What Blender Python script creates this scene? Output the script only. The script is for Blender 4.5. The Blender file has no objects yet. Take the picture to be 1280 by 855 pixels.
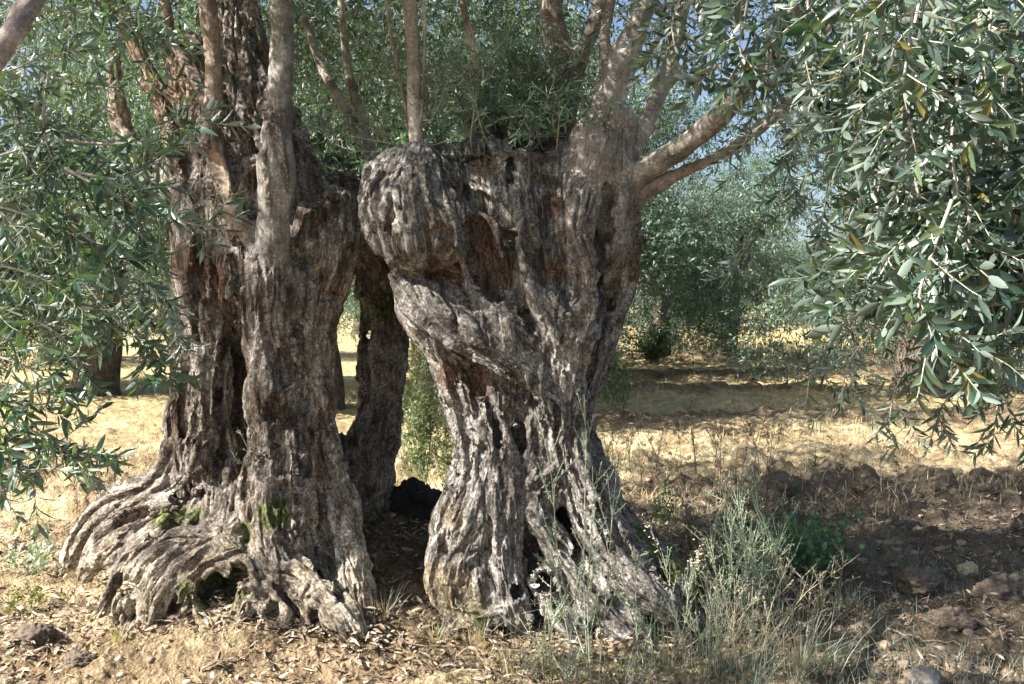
import bpy, math
import numpy as np

F = 1108.0            # focal length in photograph pixels (1280 wide)
CAM_Z = 1.6
HOR = 400.0           # row of the camera's level in the photograph
SUN_EL = math.radians(40.0)
SUN_DIR_TRAVEL = np.array([0.90, 0.32])      # horizontal direction the light travels (x right, y away)
SUN_DIR_TRAVEL /= np.linalg.norm(SUN_DIR_TRAVEL)

scene = bpy.context.scene
COL = scene.collection

# ------------------------------------------------------------------ helpers
def W(px, py, y):
    return np.array([(px - 640.0) * y / F, y, CAM_Z - (py - HOR) * y / F])

def nrm(v):
    v = np.asarray(v, float)
    return v / (np.linalg.norm(v, axis=-1, keepdims=True) + 1e-12)

_T = np.random.default_rng(77).random(65536).astype(np.float32)
def vnoise(x, y, z, seed=0):
    xi = np.floor(x).astype(np.int64); yi = np.floor(y).astype(np.int64); zi = np.floor(z).astype(np.int64)
    fx = (x - xi).astype(np.float32); fy = (y - yi).astype(np.float32); fz = (z - zi).astype(np.float32)
    fx = fx*fx*(3-2*fx); fy = fy*fy*(3-2*fy); fz = fz*fz*(3-2*fz)
    s = seed*1013904223
    hx = (xi*73856093, (xi+1)*73856093); hy = (yi*19349663, (yi+1)*19349663); hz = (zi*83492791 + s, (zi+1)*83492791 + s)
    def h(a, b, c):
        k = hx[a] ^ hy[b] ^ hz[c]
        return _T[(k ^ (k >> 15)) & 65535]
    x00 = h(0,0,0)*(1-fx)+h(1,0,0)*fx; x10 = h(0,1,0)*(1-fx)+h(1,1,0)*fx
    x01 = h(0,0,1)*(1-fx)+h(1,0,1)*fx; x11 = h(0,1,1)*(1-fx)+h(1,1,1)*fx
    a = x00*(1-fy)+x10*fy; b = x01*(1-fy)+x11*fy
    return a*(1-fz)+b*fz           # 0..1
def fbm(x, y, z, o=4, seed=0, g=0.5):
    t = 0; a = 1; s = 0
    for i in range(o):
        t = t + a*vnoise(x*2**i, y*2**i, z*2**i, seed+i*7); s += a; a *= g
    return t/s
def ridge(n):
    return 1-np.abs(2*n-1)
def sstep(a, b, x):
    t = np.clip((x-a)/(b-a), 0, 1); return t*t*(3-2*t)

def catmull(pts, n):
    """resample control rows (any width) to n rows"""
    p = np.asarray(pts, float)
    if len(p) == 2:
        t = np.linspace(0, 1, n)[:, None]; return p[0]*(1-t)+p[1]*t
    q = np.vstack([2*p[0]-p[1], p, 2*p[-1]-p[-2]])
    seg = np.linalg.norm(np.diff(p[:, :3], axis=0), axis=1)+1e-6
    s = np.concatenate([[0], np.cumsum(seg)]); s /= s[-1]
    out = []
    for t in np.linspace(0, 1, n):
        i = min(np.searchsorted(s, t, side='right')-1, len(p)-2)
        u = (t-s[i])/(s[i+1]-s[i])
        a, b, c, d = q[i], q[i+1], q[i+2], q[i+3]
        out.append(0.5*((2*b)+(-a+c)*u+(2*a-5*b+4*c-d)*u*u+(-a+3*b-3*c+d)*u**3))
    return np.array(out)

def pxs(rows):
    """rows of (px, py, depth, radius_px) -> x, y, z, radius in metres"""
    return np.array([list(W(r[0], r[1], r[2])) + [r[3]*r[2]/F] for r in rows])

def make_mesh(name, V, Q, mat, col=None, attrs=None, smooth=True, parent=None, base=None):
    V = np.asarray(V, np.float32)
    if base is not None:
        V = V - np.asarray(base, np.float32)
    Q = np.asarray(Q, np.int32)
    me = bpy.data.meshes.new(name)
    me.vertices.add(len(V)); me.vertices.foreach_set('co', V.ravel())
    me.loops.add(Q.size); me.loops.foreach_set('vertex_index', Q.ravel())
    me.polygons.add(len(Q)); me.polygons.foreach_set('loop_start', np.arange(0, Q.size, 4, dtype=np.int32))
    me.polygons.foreach_set('use_smooth', np.full(len(Q), smooth))
    me.update(calc_edges=True)
    if col is not None:
        a = me.color_attributes.new('Col', 'FLOAT_COLOR', 'POINT')
        c = np.ones((len(V), 4), np.float32); c[:, :3] = col
        a.data.foreach_set('color', c.ravel())
    for k, v in (attrs or {}).items():
        a = me.attributes.new(k, 'FLOAT_VECTOR', 'POINT'); a.data.foreach_set('vector', np.asarray(v, np.float32).ravel())
    me.materials.append(mat)
    o = bpy.data.objects.new(name, me); COL.objects.link(o)
    if parent is not None: o.parent = parent
    return o

def empty(name, loc):
    o = bpy.data.objects.new(name, None); COL.objects.link(o)
    o.empty_display_size = 0.3; o.location = [float(v) for v in loc]; return o

def tag(o, label=None, cat=None, group=None, kind=None):
    for k, v in (('label', label), ('category', cat), ('group', group), ('kind', kind)):
        if v: o[k] = v
    return o

class Geo:
    def __init__(s): s.v = []; s.q = []; s.c = []; s.n = 0
    def add(s, v, q, c):
        v = np.asarray(v); c = np.broadcast_to(np.asarray(c, float), v.shape)
        s.v.append(v); s.q.append(np.asarray(q)+s.n); s.c.append(c); s.n += len(v)
    def build(s, name, mat, parent=None, base=None, **k):
        return make_mesh(name, np.vstack(s.v), np.vstack(s.q), mat, np.vstack(s.c), parent=parent, base=base, **k)

def frames(P):
    T = nrm(np.gradient(P, axis=0))
    a = np.array([0, 1, 0.]) if abs(T[0, 1]) < 0.8 else np.array([1., 0, 0])
    N = np.zeros_like(P); n = a
    for i in range(len(P)):
        n = n - T[i]*np.dot(n, T[i]); n = n/(np.linalg.norm(n)+1e-9); N[i] = n
    return T, N, np.cross(T, N)

def tube(P, R, k=6, wob=0.0, rng=None):
    P = np.asarray(P, float); R = np.asarray(R, float)
    T, N, B = frames(P)
    a = np.linspace(0, 2*np.pi, k, endpoint=False)
    RR = R[:, None]*np.ones(k)
    if wob and rng is not None: RR = RR*(1+wob*(rng.random(RR.shape)-0.5))
    V = P[:, None]+RR[..., None]*(np.cos(a)[None, :, None]*N[:, None]+np.sin(a)[None, :, None]*B[:, None])
    n = len(P)
    i = np.arange(n-1)[:, None]*k; j = np.arange(k)[None, :]; j2 = (j+1) % k
    Q = np.stack([i+j, i+j2, i+k+j2, i+k+j], -1).reshape(-1, 4)
    return V.reshape(-1, 3), Q

# ------------------------------------------------------------------ ground height
def gh(x, y):
    x = np.asarray(x, float); y = np.asarray(y, float)
    h = 0.30*np.exp(-(((x+1.25)/0.95)**2+((y-5.5)/0.95)**2))
    h += 0.20*np.exp(-(((x-0.1)/0.8)**2+((y-5.4)/0.8)**2))
    h += 0.16*np.exp(-(((x+0.7)/0.7)**2+((y-6.3)/0.9)**2))
    h += 0.10*np.exp(-(((x+1.7)/0.55)**2+((y-4.5)/0.42)**2))+0.05*np.exp(-(((x+0.9)/0.4)**2+((y-4.3)/0.3)**2))
    h += 0.020*np.clip(y-9, 0, 500)
    z = np.zeros_like(x)
    h += 0.16*(vnoise(x*0.33+7, y*0.5+3, z, 3)-0.5)*sstep(4.5, 9, y)
    return h
def P3(x, y, dz=0.0):
    return np.array([x, y, float(gh(x, y))+dz])

# ------------------------------------------------------------------ materials
def new_mat(name):
    m = bpy.data.materials.new(name); m.use_nodes = True
    nt = m.node_tree; nt.nodes.clear()
    out = nt.nodes.new('ShaderNodeOutputMaterial')
    b = nt.nodes.new('ShaderNodeBsdfPrincipled')
    nt.links.new(b.outputs[0], out.inputs[0])
    return m, nt, b, out
def N(nt, t, **kw):
    n = nt.nodes.new(t)
    for k, v in kw.items():
        if k in n.inputs: n.inputs[k].default_value = v
        else: setattr(n, k, v)
    return n
def mathn(nt, op, a, b=None):
    n = nt.nodes.new('ShaderNodeMath'); n.operation = op
    for i, v in enumerate((a, b)):
        if v is None: continue
        if isinstance(v, (int, float)): n.inputs[i].default_value = v
        else: nt.links.new(v, n.inputs[i])
    return n.outputs[0]
def mixc(nt, fac, a, b, mode='MIX'):
    n = nt.nodes.new('ShaderNodeMix'); n.data_type = 'RGBA'; n.blend_type = mode
    for i, v in ((0, fac), (6, a), (7, b)):
        if isinstance(v, (int, float)): n.inputs[i].default_value = v
        elif isinstance(v, tuple): n.inputs[i].default_value = (*v, 1)
        else: nt.links.new(v, n.inputs[i])
    return n.outputs[2]
def ramp(nt, fac, stops):
    n = nt.nodes.new('ShaderNodeValToRGB'); e = n.color_ramp.elements
    while len(e) < len(stops): e.new(0.5)
    for el, (p, c) in zip(e, stops): el.position = p; el.color = (*c, 1)
    nt.links.new(fac, n.inputs[0]); return n.outputs[0]

def bark_material(name, rough=0.85, bump=0.8, scale=1.0, spec=0.3):
    m, nt, b, out = new_mat(name)
    col = N(nt, 'ShaderNodeAttribute', attribute_name='Col')
    gr = N(nt, 'ShaderNodeAttribute', attribute_name='grain')
    ca = N(nt, 'ShaderNodeAttribute', attribute_name='calm')
    n1 = N(nt, 'ShaderNodeTexNoise', Scale=120*scale, Detail=6.0, Roughness=0.7)
    n2 = N(nt, 'ShaderNodeTexVoronoi', Scale=60*scale)
    n3 = N(nt, 'ShaderNodeTexNoise', Scale=30*scale, Detail=4.0, Roughness=0.6)
    for n in (n1, n2, n3): nt.links.new(gr.outputs['Vector'], n.inputs['Vector'])
    v = ramp(nt, n1.outputs['Fac'], [(0.30, (0.34, 0.31, 0.29)), (0.50, (0.95, 0.95, 0.95)), (0.68, (1.85, 1.83, 1.8))])
    v2 = ramp(nt, n3.outputs['Fac'], [(0.36, (0.5, 0.45, 0.40)), (0.5, (1, 1, 1)), (0.66, (1.35, 1.35, 1.35))])
    vb = mixc(nt, 1.0, v, v2, 'MULTIPLY')
    geo = N(nt, 'ShaderNodeNewGeometry')
    sp = N(nt, 'ShaderNodeTexNoise', Scale=70.0, Detail=7.0, Roughness=0.75); nt.links.new(geo.outputs['Position'], sp.inputs['Vector'])
    lich = N(nt, 'ShaderNodeTexNoise', Scale=6.0, Detail=4.0, Roughness=0.6); nt.links.new(geo.outputs['Position'], lich.inputs['Vector'])
    spk = mathn(nt, 'ADD', sp.outputs['Fac'], mathn(nt, 'MULTIPLY', mathn(nt, 'SUBTRACT', lich.outputs['Fac'], 0.5), 0.45))
    v4 = ramp(nt, spk, [(0.38, (0.42, 0.39, 0.37)), (0.48, (0.95, 0.95, 0.95)), (0.57, (1.1, 1.1, 1.1)), (0.64, (2.1, 2.12, 2.15))])
    vb = mixc(nt, 1.0, vb, v4, 'MULTIPLY')
    # young smooth wood: blotches of lichen, short cross wrinkles
    mp = N(nt, 'ShaderNodeMapping'); mp.inputs['Scale'].default_value = (1.0, 1.0, 3.2)
    nt.links.new(gr.outputs['Vector'], mp.inputs['Vector'])
    m1 = N(nt, 'ShaderNodeTexNoise', Scale=26.0, Detail=8.0, Roughness=0.75); nt.links.new(mp.outputs[0], m1.inputs['Vector'])
    mp2 = N(nt, 'ShaderNodeMapping'); mp2.inputs['Scale'].default_value = (1.0, 1.0, 1.8)
    nt.links.new(gr.outputs['Vector'], mp2.inputs['Vector'])
    m2 = N(nt, 'ShaderNodeTexNoise', Scale=16.0, Detail=8.0, Roughness=0.78); nt.links.new(mp2.outputs[0], m2.inputs['Vector'])
    w1 = ramp(nt, m1.outputs['Fac'], [(0.34, (0.5, 0.47, 0.45)), (0.42, (0.95, 0.95, 0.95)), (0.66, (1.15, 1.15, 1.15))])
    w2 = ramp(nt, m2.outputs['Fac'], [(0.34, (0.52, 0.50, 0.44)), (0.52, (1, 1, 1)), (0.64, (1.55, 1.55, 1.52))])
    vl = mixc(nt, 1.0, mixc(nt, 1.0, w1, w2, 'MULTIPLY'), mixc(nt, 0.55, (1.0, 1.0, 1.0), v4), 'MULTIPLY')
    f = mathn(nt, 'MINIMUM', ca.outputs['Fac'], 1.0)
    c = mixc(nt, 1.0, col.outputs['Color'], mixc(nt, f, vb, vl), 'MULTIPLY')
    nt.links.new(c, b.inputs['Base Color'])
    hgt = mathn(nt, 'ADD', n1.outputs['Fac'], mathn(nt, 'MULTIPLY', n2.outputs['Distance'], 0.4))
    hgt = mathn(nt, 'ADD', hgt, mathn(nt, 'MULTIPLY', sp.outputs['Fac'], 0.8))
    hl = mathn(nt, 'ADD', m1.outputs['Fac'], mathn(nt, 'MULTIPLY', n1.outputs['Fac'], 0.35))
    hm = nt.nodes.new('ShaderNodeMix'); hm.data_type = 'FLOAT'
    nt.links.new(f, hm.inputs[0]); nt.links.new(hgt, hm.inputs[2]); nt.links.new(mathn(nt, 'MULTIPLY', hl, 0.7), hm.inputs[3])
    bp = N(nt, 'ShaderNodeBump', Strength=bump, Distance=0.02)
    nt.links.new(hm.outputs[0], bp.inputs['Height']); nt.links.new(bp.outputs[0], b.inputs['Normal'])
    b.inputs['Roughness'].default_value = rough
    b.inputs['Specular IOR Level'].default_value = spec
    return m

def smooth_bark_material(name):
    m, nt, b, out = new_mat(name)
    col = N(nt, 'ShaderNodeAttribute', attribute_name='Col')
    gr = N(nt, 'ShaderNodeAttribute', attribute_name='grain')
    mp = N(nt, 'ShaderNodeMapping'); mp.inputs['Scale'].default_value = (0.5, 0.5, 3.0)
    nt.links.new(gr.outputs['Vector'], mp.inputs['Vector'])
    n1 = N(nt, 'ShaderNodeTexNoise', Scale=16.0, Detail=6.0, Roughness=0.7)
    nt.links.new(mp.outputs[0], n1.inputs['Vector'])
    n2 = N(nt, 'ShaderNodeTexNoise', Scale=9.0, Detail=5.0, Roughness=0.7)
    nt.links.new(gr.outputs['Vector'], n2.inputs['Vector'])
    n3 = N(nt, 'ShaderNodeTexNoise', Scale=90.0, Detail=3.0)
    nt.links.new(gr.outputs['Vector'], n3.inputs['Vector'])
    v = ramp(nt, n1.outputs['Fac'], [(0.36, (0.55, 0.52, 0.5)), (0.46, (1, 1, 1)), (0.68, (1.2, 1.2, 1.2))])
    v2 = ramp(nt, n2.outputs['Fac'], [(0.36, (0.62, 0.60, 0.52)), (0.55, (1, 1, 1)), (0.70, (1.45, 1.45, 1.42))])
    c = mixc(nt, 1.0, mixc(nt, 1.0, col.outputs['Color'], v, 'MULTIPLY'), v2, 'MULTIPLY')
    nt.links.new(c, b.inputs['Base Color'])
    h = mathn(nt, 'ADD', n1.outputs['Fac'], mathn(nt, 'MULTIPLY', n3.outputs['Fac'], 0.5))
    bp = N(nt, 'ShaderNodeBump', Strength=0.5, Distance=0.008)
    nt.links.new(h, bp.inputs['Height']); nt.links.new(bp.outputs[0], b.inputs['Normal'])
    b.inputs['Roughness'].default_value = 0.75
    return m

def leaf_material(name, trans=0.22, rough=0.36):
    m, nt, b, out = new_mat(name)
    col = N(nt, 'ShaderNodeAttribute', attribute_name='Col')
    geo = N(nt, 'ShaderNodeNewGeometry')
    under = mixc(nt, 0.58, col.outputs['Color'], (0.29, 0.35, 0.32))
    c = mixc(nt, geo.outputs['Backfacing'], col.outputs['Color'], under)
    nt.links.new(c, b.inputs['Base Color'])
    b.inputs['Roughness'].default_value = rough
    b.inputs['Specular IOR Level'].default_value = 0.55
    tr = N(nt, 'ShaderNodeBsdfTranslucent')
    tc = mixc(nt, 1.0, col.outputs['Color'], (1.5, 1.7, 0.6), 'MULTIPLY')
    nt.links.new(tc, tr.inputs['Color'])
    mx = nt.nodes.new('ShaderNodeMixShader'); mx.inputs[0].default_value = trans
    nt.links.new(b.outputs[0], mx.inputs[1]); nt.links.new(tr.outputs[0], mx.inputs[2])
    nt.links.new(mx.outputs[0], out.inputs[0])
    return m

def plain_material(name, rough=0.8, spec=0.3):
    m, nt, b, out = new_mat(name)
    col = N(nt, 'ShaderNodeAttribute', attribute_name='Col')
    tc = N(nt, 'ShaderNodeTexCoord')
    n1 = N(nt, 'ShaderNodeTexNoise', Scale=70.0, Detail=4.0)
    nt.links.new(tc.outputs['Object'], n1.inputs['Vector'])
    v = ramp(nt, n1.outputs['Fac'], [(0.3, (0.6, 0.6, 0.6)), (0.7, (1.35, 1.35, 1.35))])
    nt.links.new(mixc(nt, 1.0, col.outputs['Color'], v, 'MULTIPLY'), b.inputs['Base Color'])
    b.inputs['Roughness'].default_value = rough
    b.inputs['Specular IOR Level'].default_value = spec
    return m

def ground_material():
    m, nt, b, out = new_mat('soil')
    col = N(nt, 'ShaderNodeAttribute', attribute_name='Col')
    geo = N(nt, 'ShaderNodeNewGeometry')
    n1 = N(nt, 'ShaderNodeTexNoise', Scale=38.0, Detail=8.0, Roughness=0.7)
    n2 = N(nt, 'ShaderNodeTexNoise', Scale=5.5, Detail=7.0, Roughness=0.68)
    n3 = N(nt, 'ShaderNodeTexVoronoi', Scale=55.0)
    for n in (n1, n2, n3): nt.links.new(geo.outputs['Position'], n.inputs['Vector'])
    v1 = ramp(nt, n1.outputs['Fac'], [(0.32, (0.52, 0.5, 0.47)), (0.5, (1, 1, 1)), (0.68, (1.4, 1.38, 1.3))])
    v2 = ramp(nt, n2.outputs['Fac'], [(0.35, (0.62, 0.56, 0.5)), (0.55, (1.05, 1.05, 1.0)), (0.7, (1.3, 1.27, 1.15))])
    c = mixc(nt, 1.0, mixc(nt, 1.0, col.outputs['Color'], v1, 'MULTIPLY'), v2, 'MULTIPLY')
    nt.links.new(c, b.inputs['Base Color'])
    h = mathn(nt, 'ADD', n1.outputs['Fac'], mathn(nt, 'MULTIPLY', n3.outputs['Distance'], 0.6))
    h = mathn(nt, 'ADD', h, mathn(nt, 'MULTIPLY', n2.outputs['Fac'], 1.5))
    bp = N(nt, 'ShaderNodeBump', Strength=0.9, Distance=0.03)
    nt.links.new(h, bp.inputs['Height']); nt.links.new(bp.outputs[0], b.inputs['Normal'])
    b.inputs['Roughness'].default_value = 0.95
    b.inputs['Specular IOR Level'].default_value = 0.15
    return m

M_BARK = bark_material('gnarled_bark')
M_LIMB = smooth_bark_material('smooth_bark')
M_LEAF = leaf_material('olive_leaf')
M_FARLEAF = leaf_material('orchard_leaf', trans=0.25, rough=0.45)
M_TWIG = plain_material('twig_wood', 0.8)
M_PLANT = leaf_material('weed_green', trans=0.2, rough=0.55)
M_DRY = plain_material('dry_litter', 0.9, 0.2)
M_STONE = plain_material('stone', 0.9, 0.25)
M_FRUIT = plain_material('olive_skin', 0.3, 0.5)
M_SOIL = ground_material()

# ------------------------------------------------------------------ sculpted trunk: fused strands -> surface
class Sculpt:
    def __init__(s, lo, hi, vox):
        s.lo = np.array(lo, float); s.vox = vox
        s.n = np.ceil((np.array(hi)-s.lo)/vox).astype(int)+1
        s.S = np.full(s.n, 0.6, np.float32); s.strands = []
    def _box(s, lo, hi):
        a = np.clip(((lo-s.lo)/s.vox).astype(int), 0, s.n-1); b = np.clip(((hi-s.lo)/s.vox).astype(int)+2, 0, s.n)
        ax = [s.lo[i]+s.vox*np.arange(a[i], b[i]) for i in range(3)]
        return a, b, ax
    @staticmethod
    def _seg(ax, p, q, r0, r1, flat):
        X = ax[0][:, None, None]-p[0]; Y = (ax[1][None, :, None]-p[1])/flat; Z = ax[2][None, None, :]-p[2]
        d = q-p; d = np.array([d[0], d[1]/flat, d[2]]); L = d@d+1e-9
        t = np.clip((X*d[0]+Y*d[1]+Z*d[2])/L, 0, 1)
        return np.sqrt((X-t*d[0])**2+(Y-t*d[1])**2+(Z-t*d[2])**2)-(r0+(r1-r0)*t)
    def strand(s, rows, k=0.03, flat=1.0, rng=None, jit=0.10, calm=(0, 0), tone=None, part=None):
        p = pxs(rows); n = max(4, int(np.linalg.norm(np.diff(p[:, :3], axis=0), axis=1).sum()/0.07))
        p = catmull(p, n)
        if rng is not None:
            m = len(p); w = rng.normal(0, 1, (m, 4)); w = (w+np.roll(w, 1, 0)+np.roll(w, -1, 0))/2
            p[:, 3] *= np.clip(1+jit*w[:, 3], .6, 1.4); p[:, :3] += w[:, :3]*p[:, 3:4]*jit*0.6
        p[:, 3] = np.maximum(p[:, 3], 0.008)
        mg = k*1.5+3*s.vox
        for i in range(len(p)-1):
            rr = max(p[i, 3], p[i+1, 3])+mg
            ext = np.array([rr, rr*flat, rr])
            a, b, ax = s._box(np.minimum(p[i, :3], p[i+1, :3])-ext, np.maximum(p[i, :3], p[i+1, :3])+ext)
            if (b <= a).any(): continue
            d = s._seg(ax, p[i, :3], p[i+1, :3], p[i, 3], p[i+1, 3], flat).astype(np.float32)
            sl = tuple(slice(a[j], b[j]) for j in range(3)); g = s.S[sl]
            h = np.clip(0.5+0.5*(g-d)/k, 0, 1)
            s.S[sl] = g*(1-h)+d*h-k*h*(1-h)
        s.strands.append((p, flat, dict(calm=calm, tone=tone, part=part)))
    def front(s, px, py, y0=3.8, y1=6.5):
        ys = np.arange(y0, y1, s.vox*0.5)
        P = np.stack([(px-640)*ys/F, ys, CAM_Z-(py-HOR)*ys/F], 1)
        I = np.round((P-s.lo)/s.vox).astype(int)
        ok = ((I >= 0) & (I < s.n)).all(1)
        v = np.full(len(ys), 1.0); J = I[ok]; v[ok] = s.S[J[:, 0], J[:, 1], J[:, 2]]
        w = np.where(v < 0)[0]
        return ys[w[0]] if len(w) else None
    def carve(s, rows, depth=0.0, k=0.02):
        """rows (px, py, radius_px): hollow following the front surface, its axis DEPTH metres below it"""
        out = []
        for px, py, r in rows:
            y = s.front(px, py)
            if y is None: continue
            out.append((px, py, y+depth, r))
        if not out: return
        if len(out) == 1: out.append((out[0][0]+.5, out[0][1]+.5, out[0][2]+0.06, out[0][3]))
        p = pxs(out)
        for i in range(len(p)-1):
            rr = max(p[i, 3], p[i+1, 3])+k*1.5+2*s.vox
            a, b, ax = s._box(np.minimum(p[i, :3], p[i+1, :3])-rr, np.maximum(p[i, :3], p[i+1, :3])+rr)
            d = -s._seg(ax, p[i, :3], p[i+1, :3], p[i, 3], p[i+1, 3], 1.0).astype(np.float32)
            sl = tuple(slice(a[j], b[j]) for j in range(3)); g = s.S[sl]
            h = np.clip(0.5-0.5*(g-d)/k, 0, 1)
            s.S[sl] = g*(1-h)+d*h+k*h*(1-h)
    def folds(s, rng, n, kind='rope', lo=5, hi=10, ymax=5.3):
        """extra sinews (or clefts) that follow the grain over the front surface"""
        base = [st for st in s.strands if st[2]['part'] is None and st[2]['calm'][0] < .3 and len(st[0]) > 5]
        new = []
        for _ in range(n):
            p, fl, _d = base[rng.integers(0, len(base))]; m = len(p)
            L = rng.integers(4, max(5, m)); i0 = rng.integers(0, max(1, m-L)); q = p[i0:i0+L]
            r0 = rng.uniform(lo, hi); off = rng.uniform(-1.0, 1.0); dr = rng.uniform(-.5, .5); rows = []
            for i, w in enumerate(q):
                px = 640+F*w[0]/w[1]; py = HOR-F*(w[2]-CAM_Z)/w[1]; rp = w[3]*F/w[1]
                x = px+(off+dr*i/len(q))*rp; y = s.front(x, py)
                if y is None or y > w[1]+.02 or y > ymax+.4: continue
                e = math.sin(math.pi*(i+.6)/(len(q)+.2))
                rows.append([x, py, y, r0*(.35+.65*e)])
            if len(rows) < 3: continue
            rows = np.array(rows); d = rows[:, 2]; rows[1:-1, 2] = (d[:-2]+d[1:-1]+d[2:])/3
            if np.abs(np.diff(rows[:, 2])).max() > .18: continue
            new.append(rows)
        for rows in new:
            if kind == 'rope':
                rows[:, 2] += rows[:, 3]*rows[:, 2]/F*0.25; s.strand(rows, k=.012, rng=rng, jit=.08)
            else: s.carve([tuple(r[[0, 1, 3]]) for r in rows], .006, .008)
    def carve_abs(s, rows, k=0.015):
        p = pxs(rows)
        for i in range(len(p)-1):
            rr = max(p[i, 3], p[i+1, 3])+k*1.5+2*s.vox
            a, b, ax = s._box(np.minimum(p[i, :3], p[i+1, :3])-rr, np.maximum(p[i, :3], p[i+1, :3])+rr)
            d = -s._seg(ax, p[i, :3], p[i+1, :3], p[i, 3], p[i+1, 3], 1.0).astype(np.float32)
            sl = tuple(slice(a[j], b[j]) for j in range(3)); g = s.S[sl]
            h = np.clip(0.5-0.5*(g-d)/k, 0, 1)
            s.S[sl] = g*(1-h)+d*h+k*h*(1-h)
    def surface(s):
        S = s.S; ins = S < 0
        c = [ins[i:i+S.shape[0]-1, j:j+S.shape[1]-1, k:k+S.shape[2]-1] for i in (0, 1) for j in (0, 1) for k in (0, 1)]
        cnt = sum(x.astype(np.int8) for x in c)
        I = np.argwhere((cnt > 0) & (cnt < 8))
        cv = np.stack([S[I[:, 0]+i, I[:, 1]+j, I[:, 2]+k] for i in (0, 1) for j in (0, 1) for k in (0, 1)], 1)
        off = np.array([(i, j, k) for i in (0, 1) for j in (0, 1) for k in (0, 1)], float)
        acc = np.zeros((len(I), 3)); num = np.zeros(len(I))
        for a in range(8):
            for b in range(a+1, 8):
                if np.abs(off[a]-off[b]).sum() != 1: continue
                x = (cv[:, a] < 0) != (cv[:, b] < 0)
                t = cv[:, a]/(cv[:, a]-cv[:, b]+1e-12)
                p = off[a]+t[:, None]*(off[b]-off[a])
                acc[x] += p[x]; num[x] += 1
        V = s.lo+s.vox*(I+acc/num[:, None])
        idx = np.full(np.array(S.shape)-1, -1, np.int64); idx[tuple(I.T)] = np.arange(len(I))
        quads = []
        for ax in range(3):
            A = np.take(ins, range(0, S.shape[ax]-1), ax); B = np.take(ins, range(1, S.shape[ax]), ax)
            E = np.argwhere(A != B)
            o1, o2 = [(1, 2), (2, 0), (0, 1)][ax]
            E = E[(E[:, o1] > 0) & (E[:, o2] > 0) & (E[:, o1] < S.shape[o1]-1) & (E[:, o2] < S.shape[o2]-1)]
            e1 = np.zeros(3, int); e1[o1] = 1; e2 = np.zeros(3, int); e2[o2] = 1
            q = np.stack([idx[tuple(x.T)] for x in (E-e1-e2, E-e2, E, E-e1)], 1)
            fl = ~A[tuple(E.T)]
            q[fl] = q[fl][:, ::-1]
            quads.append(q)
        Q = np.vstack(quads); Q = Q[(Q >= 0).all(1)]
        return V, Q

def smooth_mesh(V, Q, it=2, f=0.5):
    e = np.vstack([Q[:, [0, 1]], Q[:, [1, 2]], Q[:, [2, 3]], Q[:, [3, 0]]]); n = len(V)
    for _ in range(it):
        deg = np.bincount(e[:, 0], minlength=n)+np.bincount(e[:, 1], minlength=n)
        A = np.stack([np.bincount(e[:, 0], V[e[:, 1], k], n)+np.bincount(e[:, 1], V[e[:, 0], k], n) for k in range(3)], 1)
        V = V*(1-f)+f*A/np.maximum(deg, 1)[:, None]
    return V
def subdivide(V, Q):
    e = np.sort(np.vstack([Q[:, [0, 1]], Q[:, [1, 2]], Q[:, [2, 3]], Q[:, [3, 0]]]), 1)
    u, inv = np.unique(e[:, 0]*len(V)+e[:, 1], return_inverse=True)
    a, b = u//len(V), u % len(V)
    n = len(V); m = len(Q); E = (V[a]+V[b])/2; C = V[Q].mean(1)
    ei = inv.reshape(4, m)+n; ci = np.arange(m)+n+len(u)
    R = np.vstack([np.stack([Q[:, 0], ei[0], ci, ei[3]], 1), np.stack([Q[:, 1], ei[1], ci, ei[0]], 1),
                   np.stack([Q[:, 2], ei[2], ci, ei[1]], 1), np.stack([Q[:, 3], ei[3], ci, ei[2]], 1)])
    return np.vstack([V, E, C]), R
def vnormals(V, Q):
    fn = np.cross(V[Q[:, 2]]-V[Q[:, 0]], V[Q[:, 3]]-V[Q[:, 1]]); n = len(V)
    o = np.zeros((n, 3))
    for c in range(4):
        for k in range(3): o[:, k] += np.bincount(Q[:, c], fn[:, k], n)
    return nrm(o)

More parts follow.
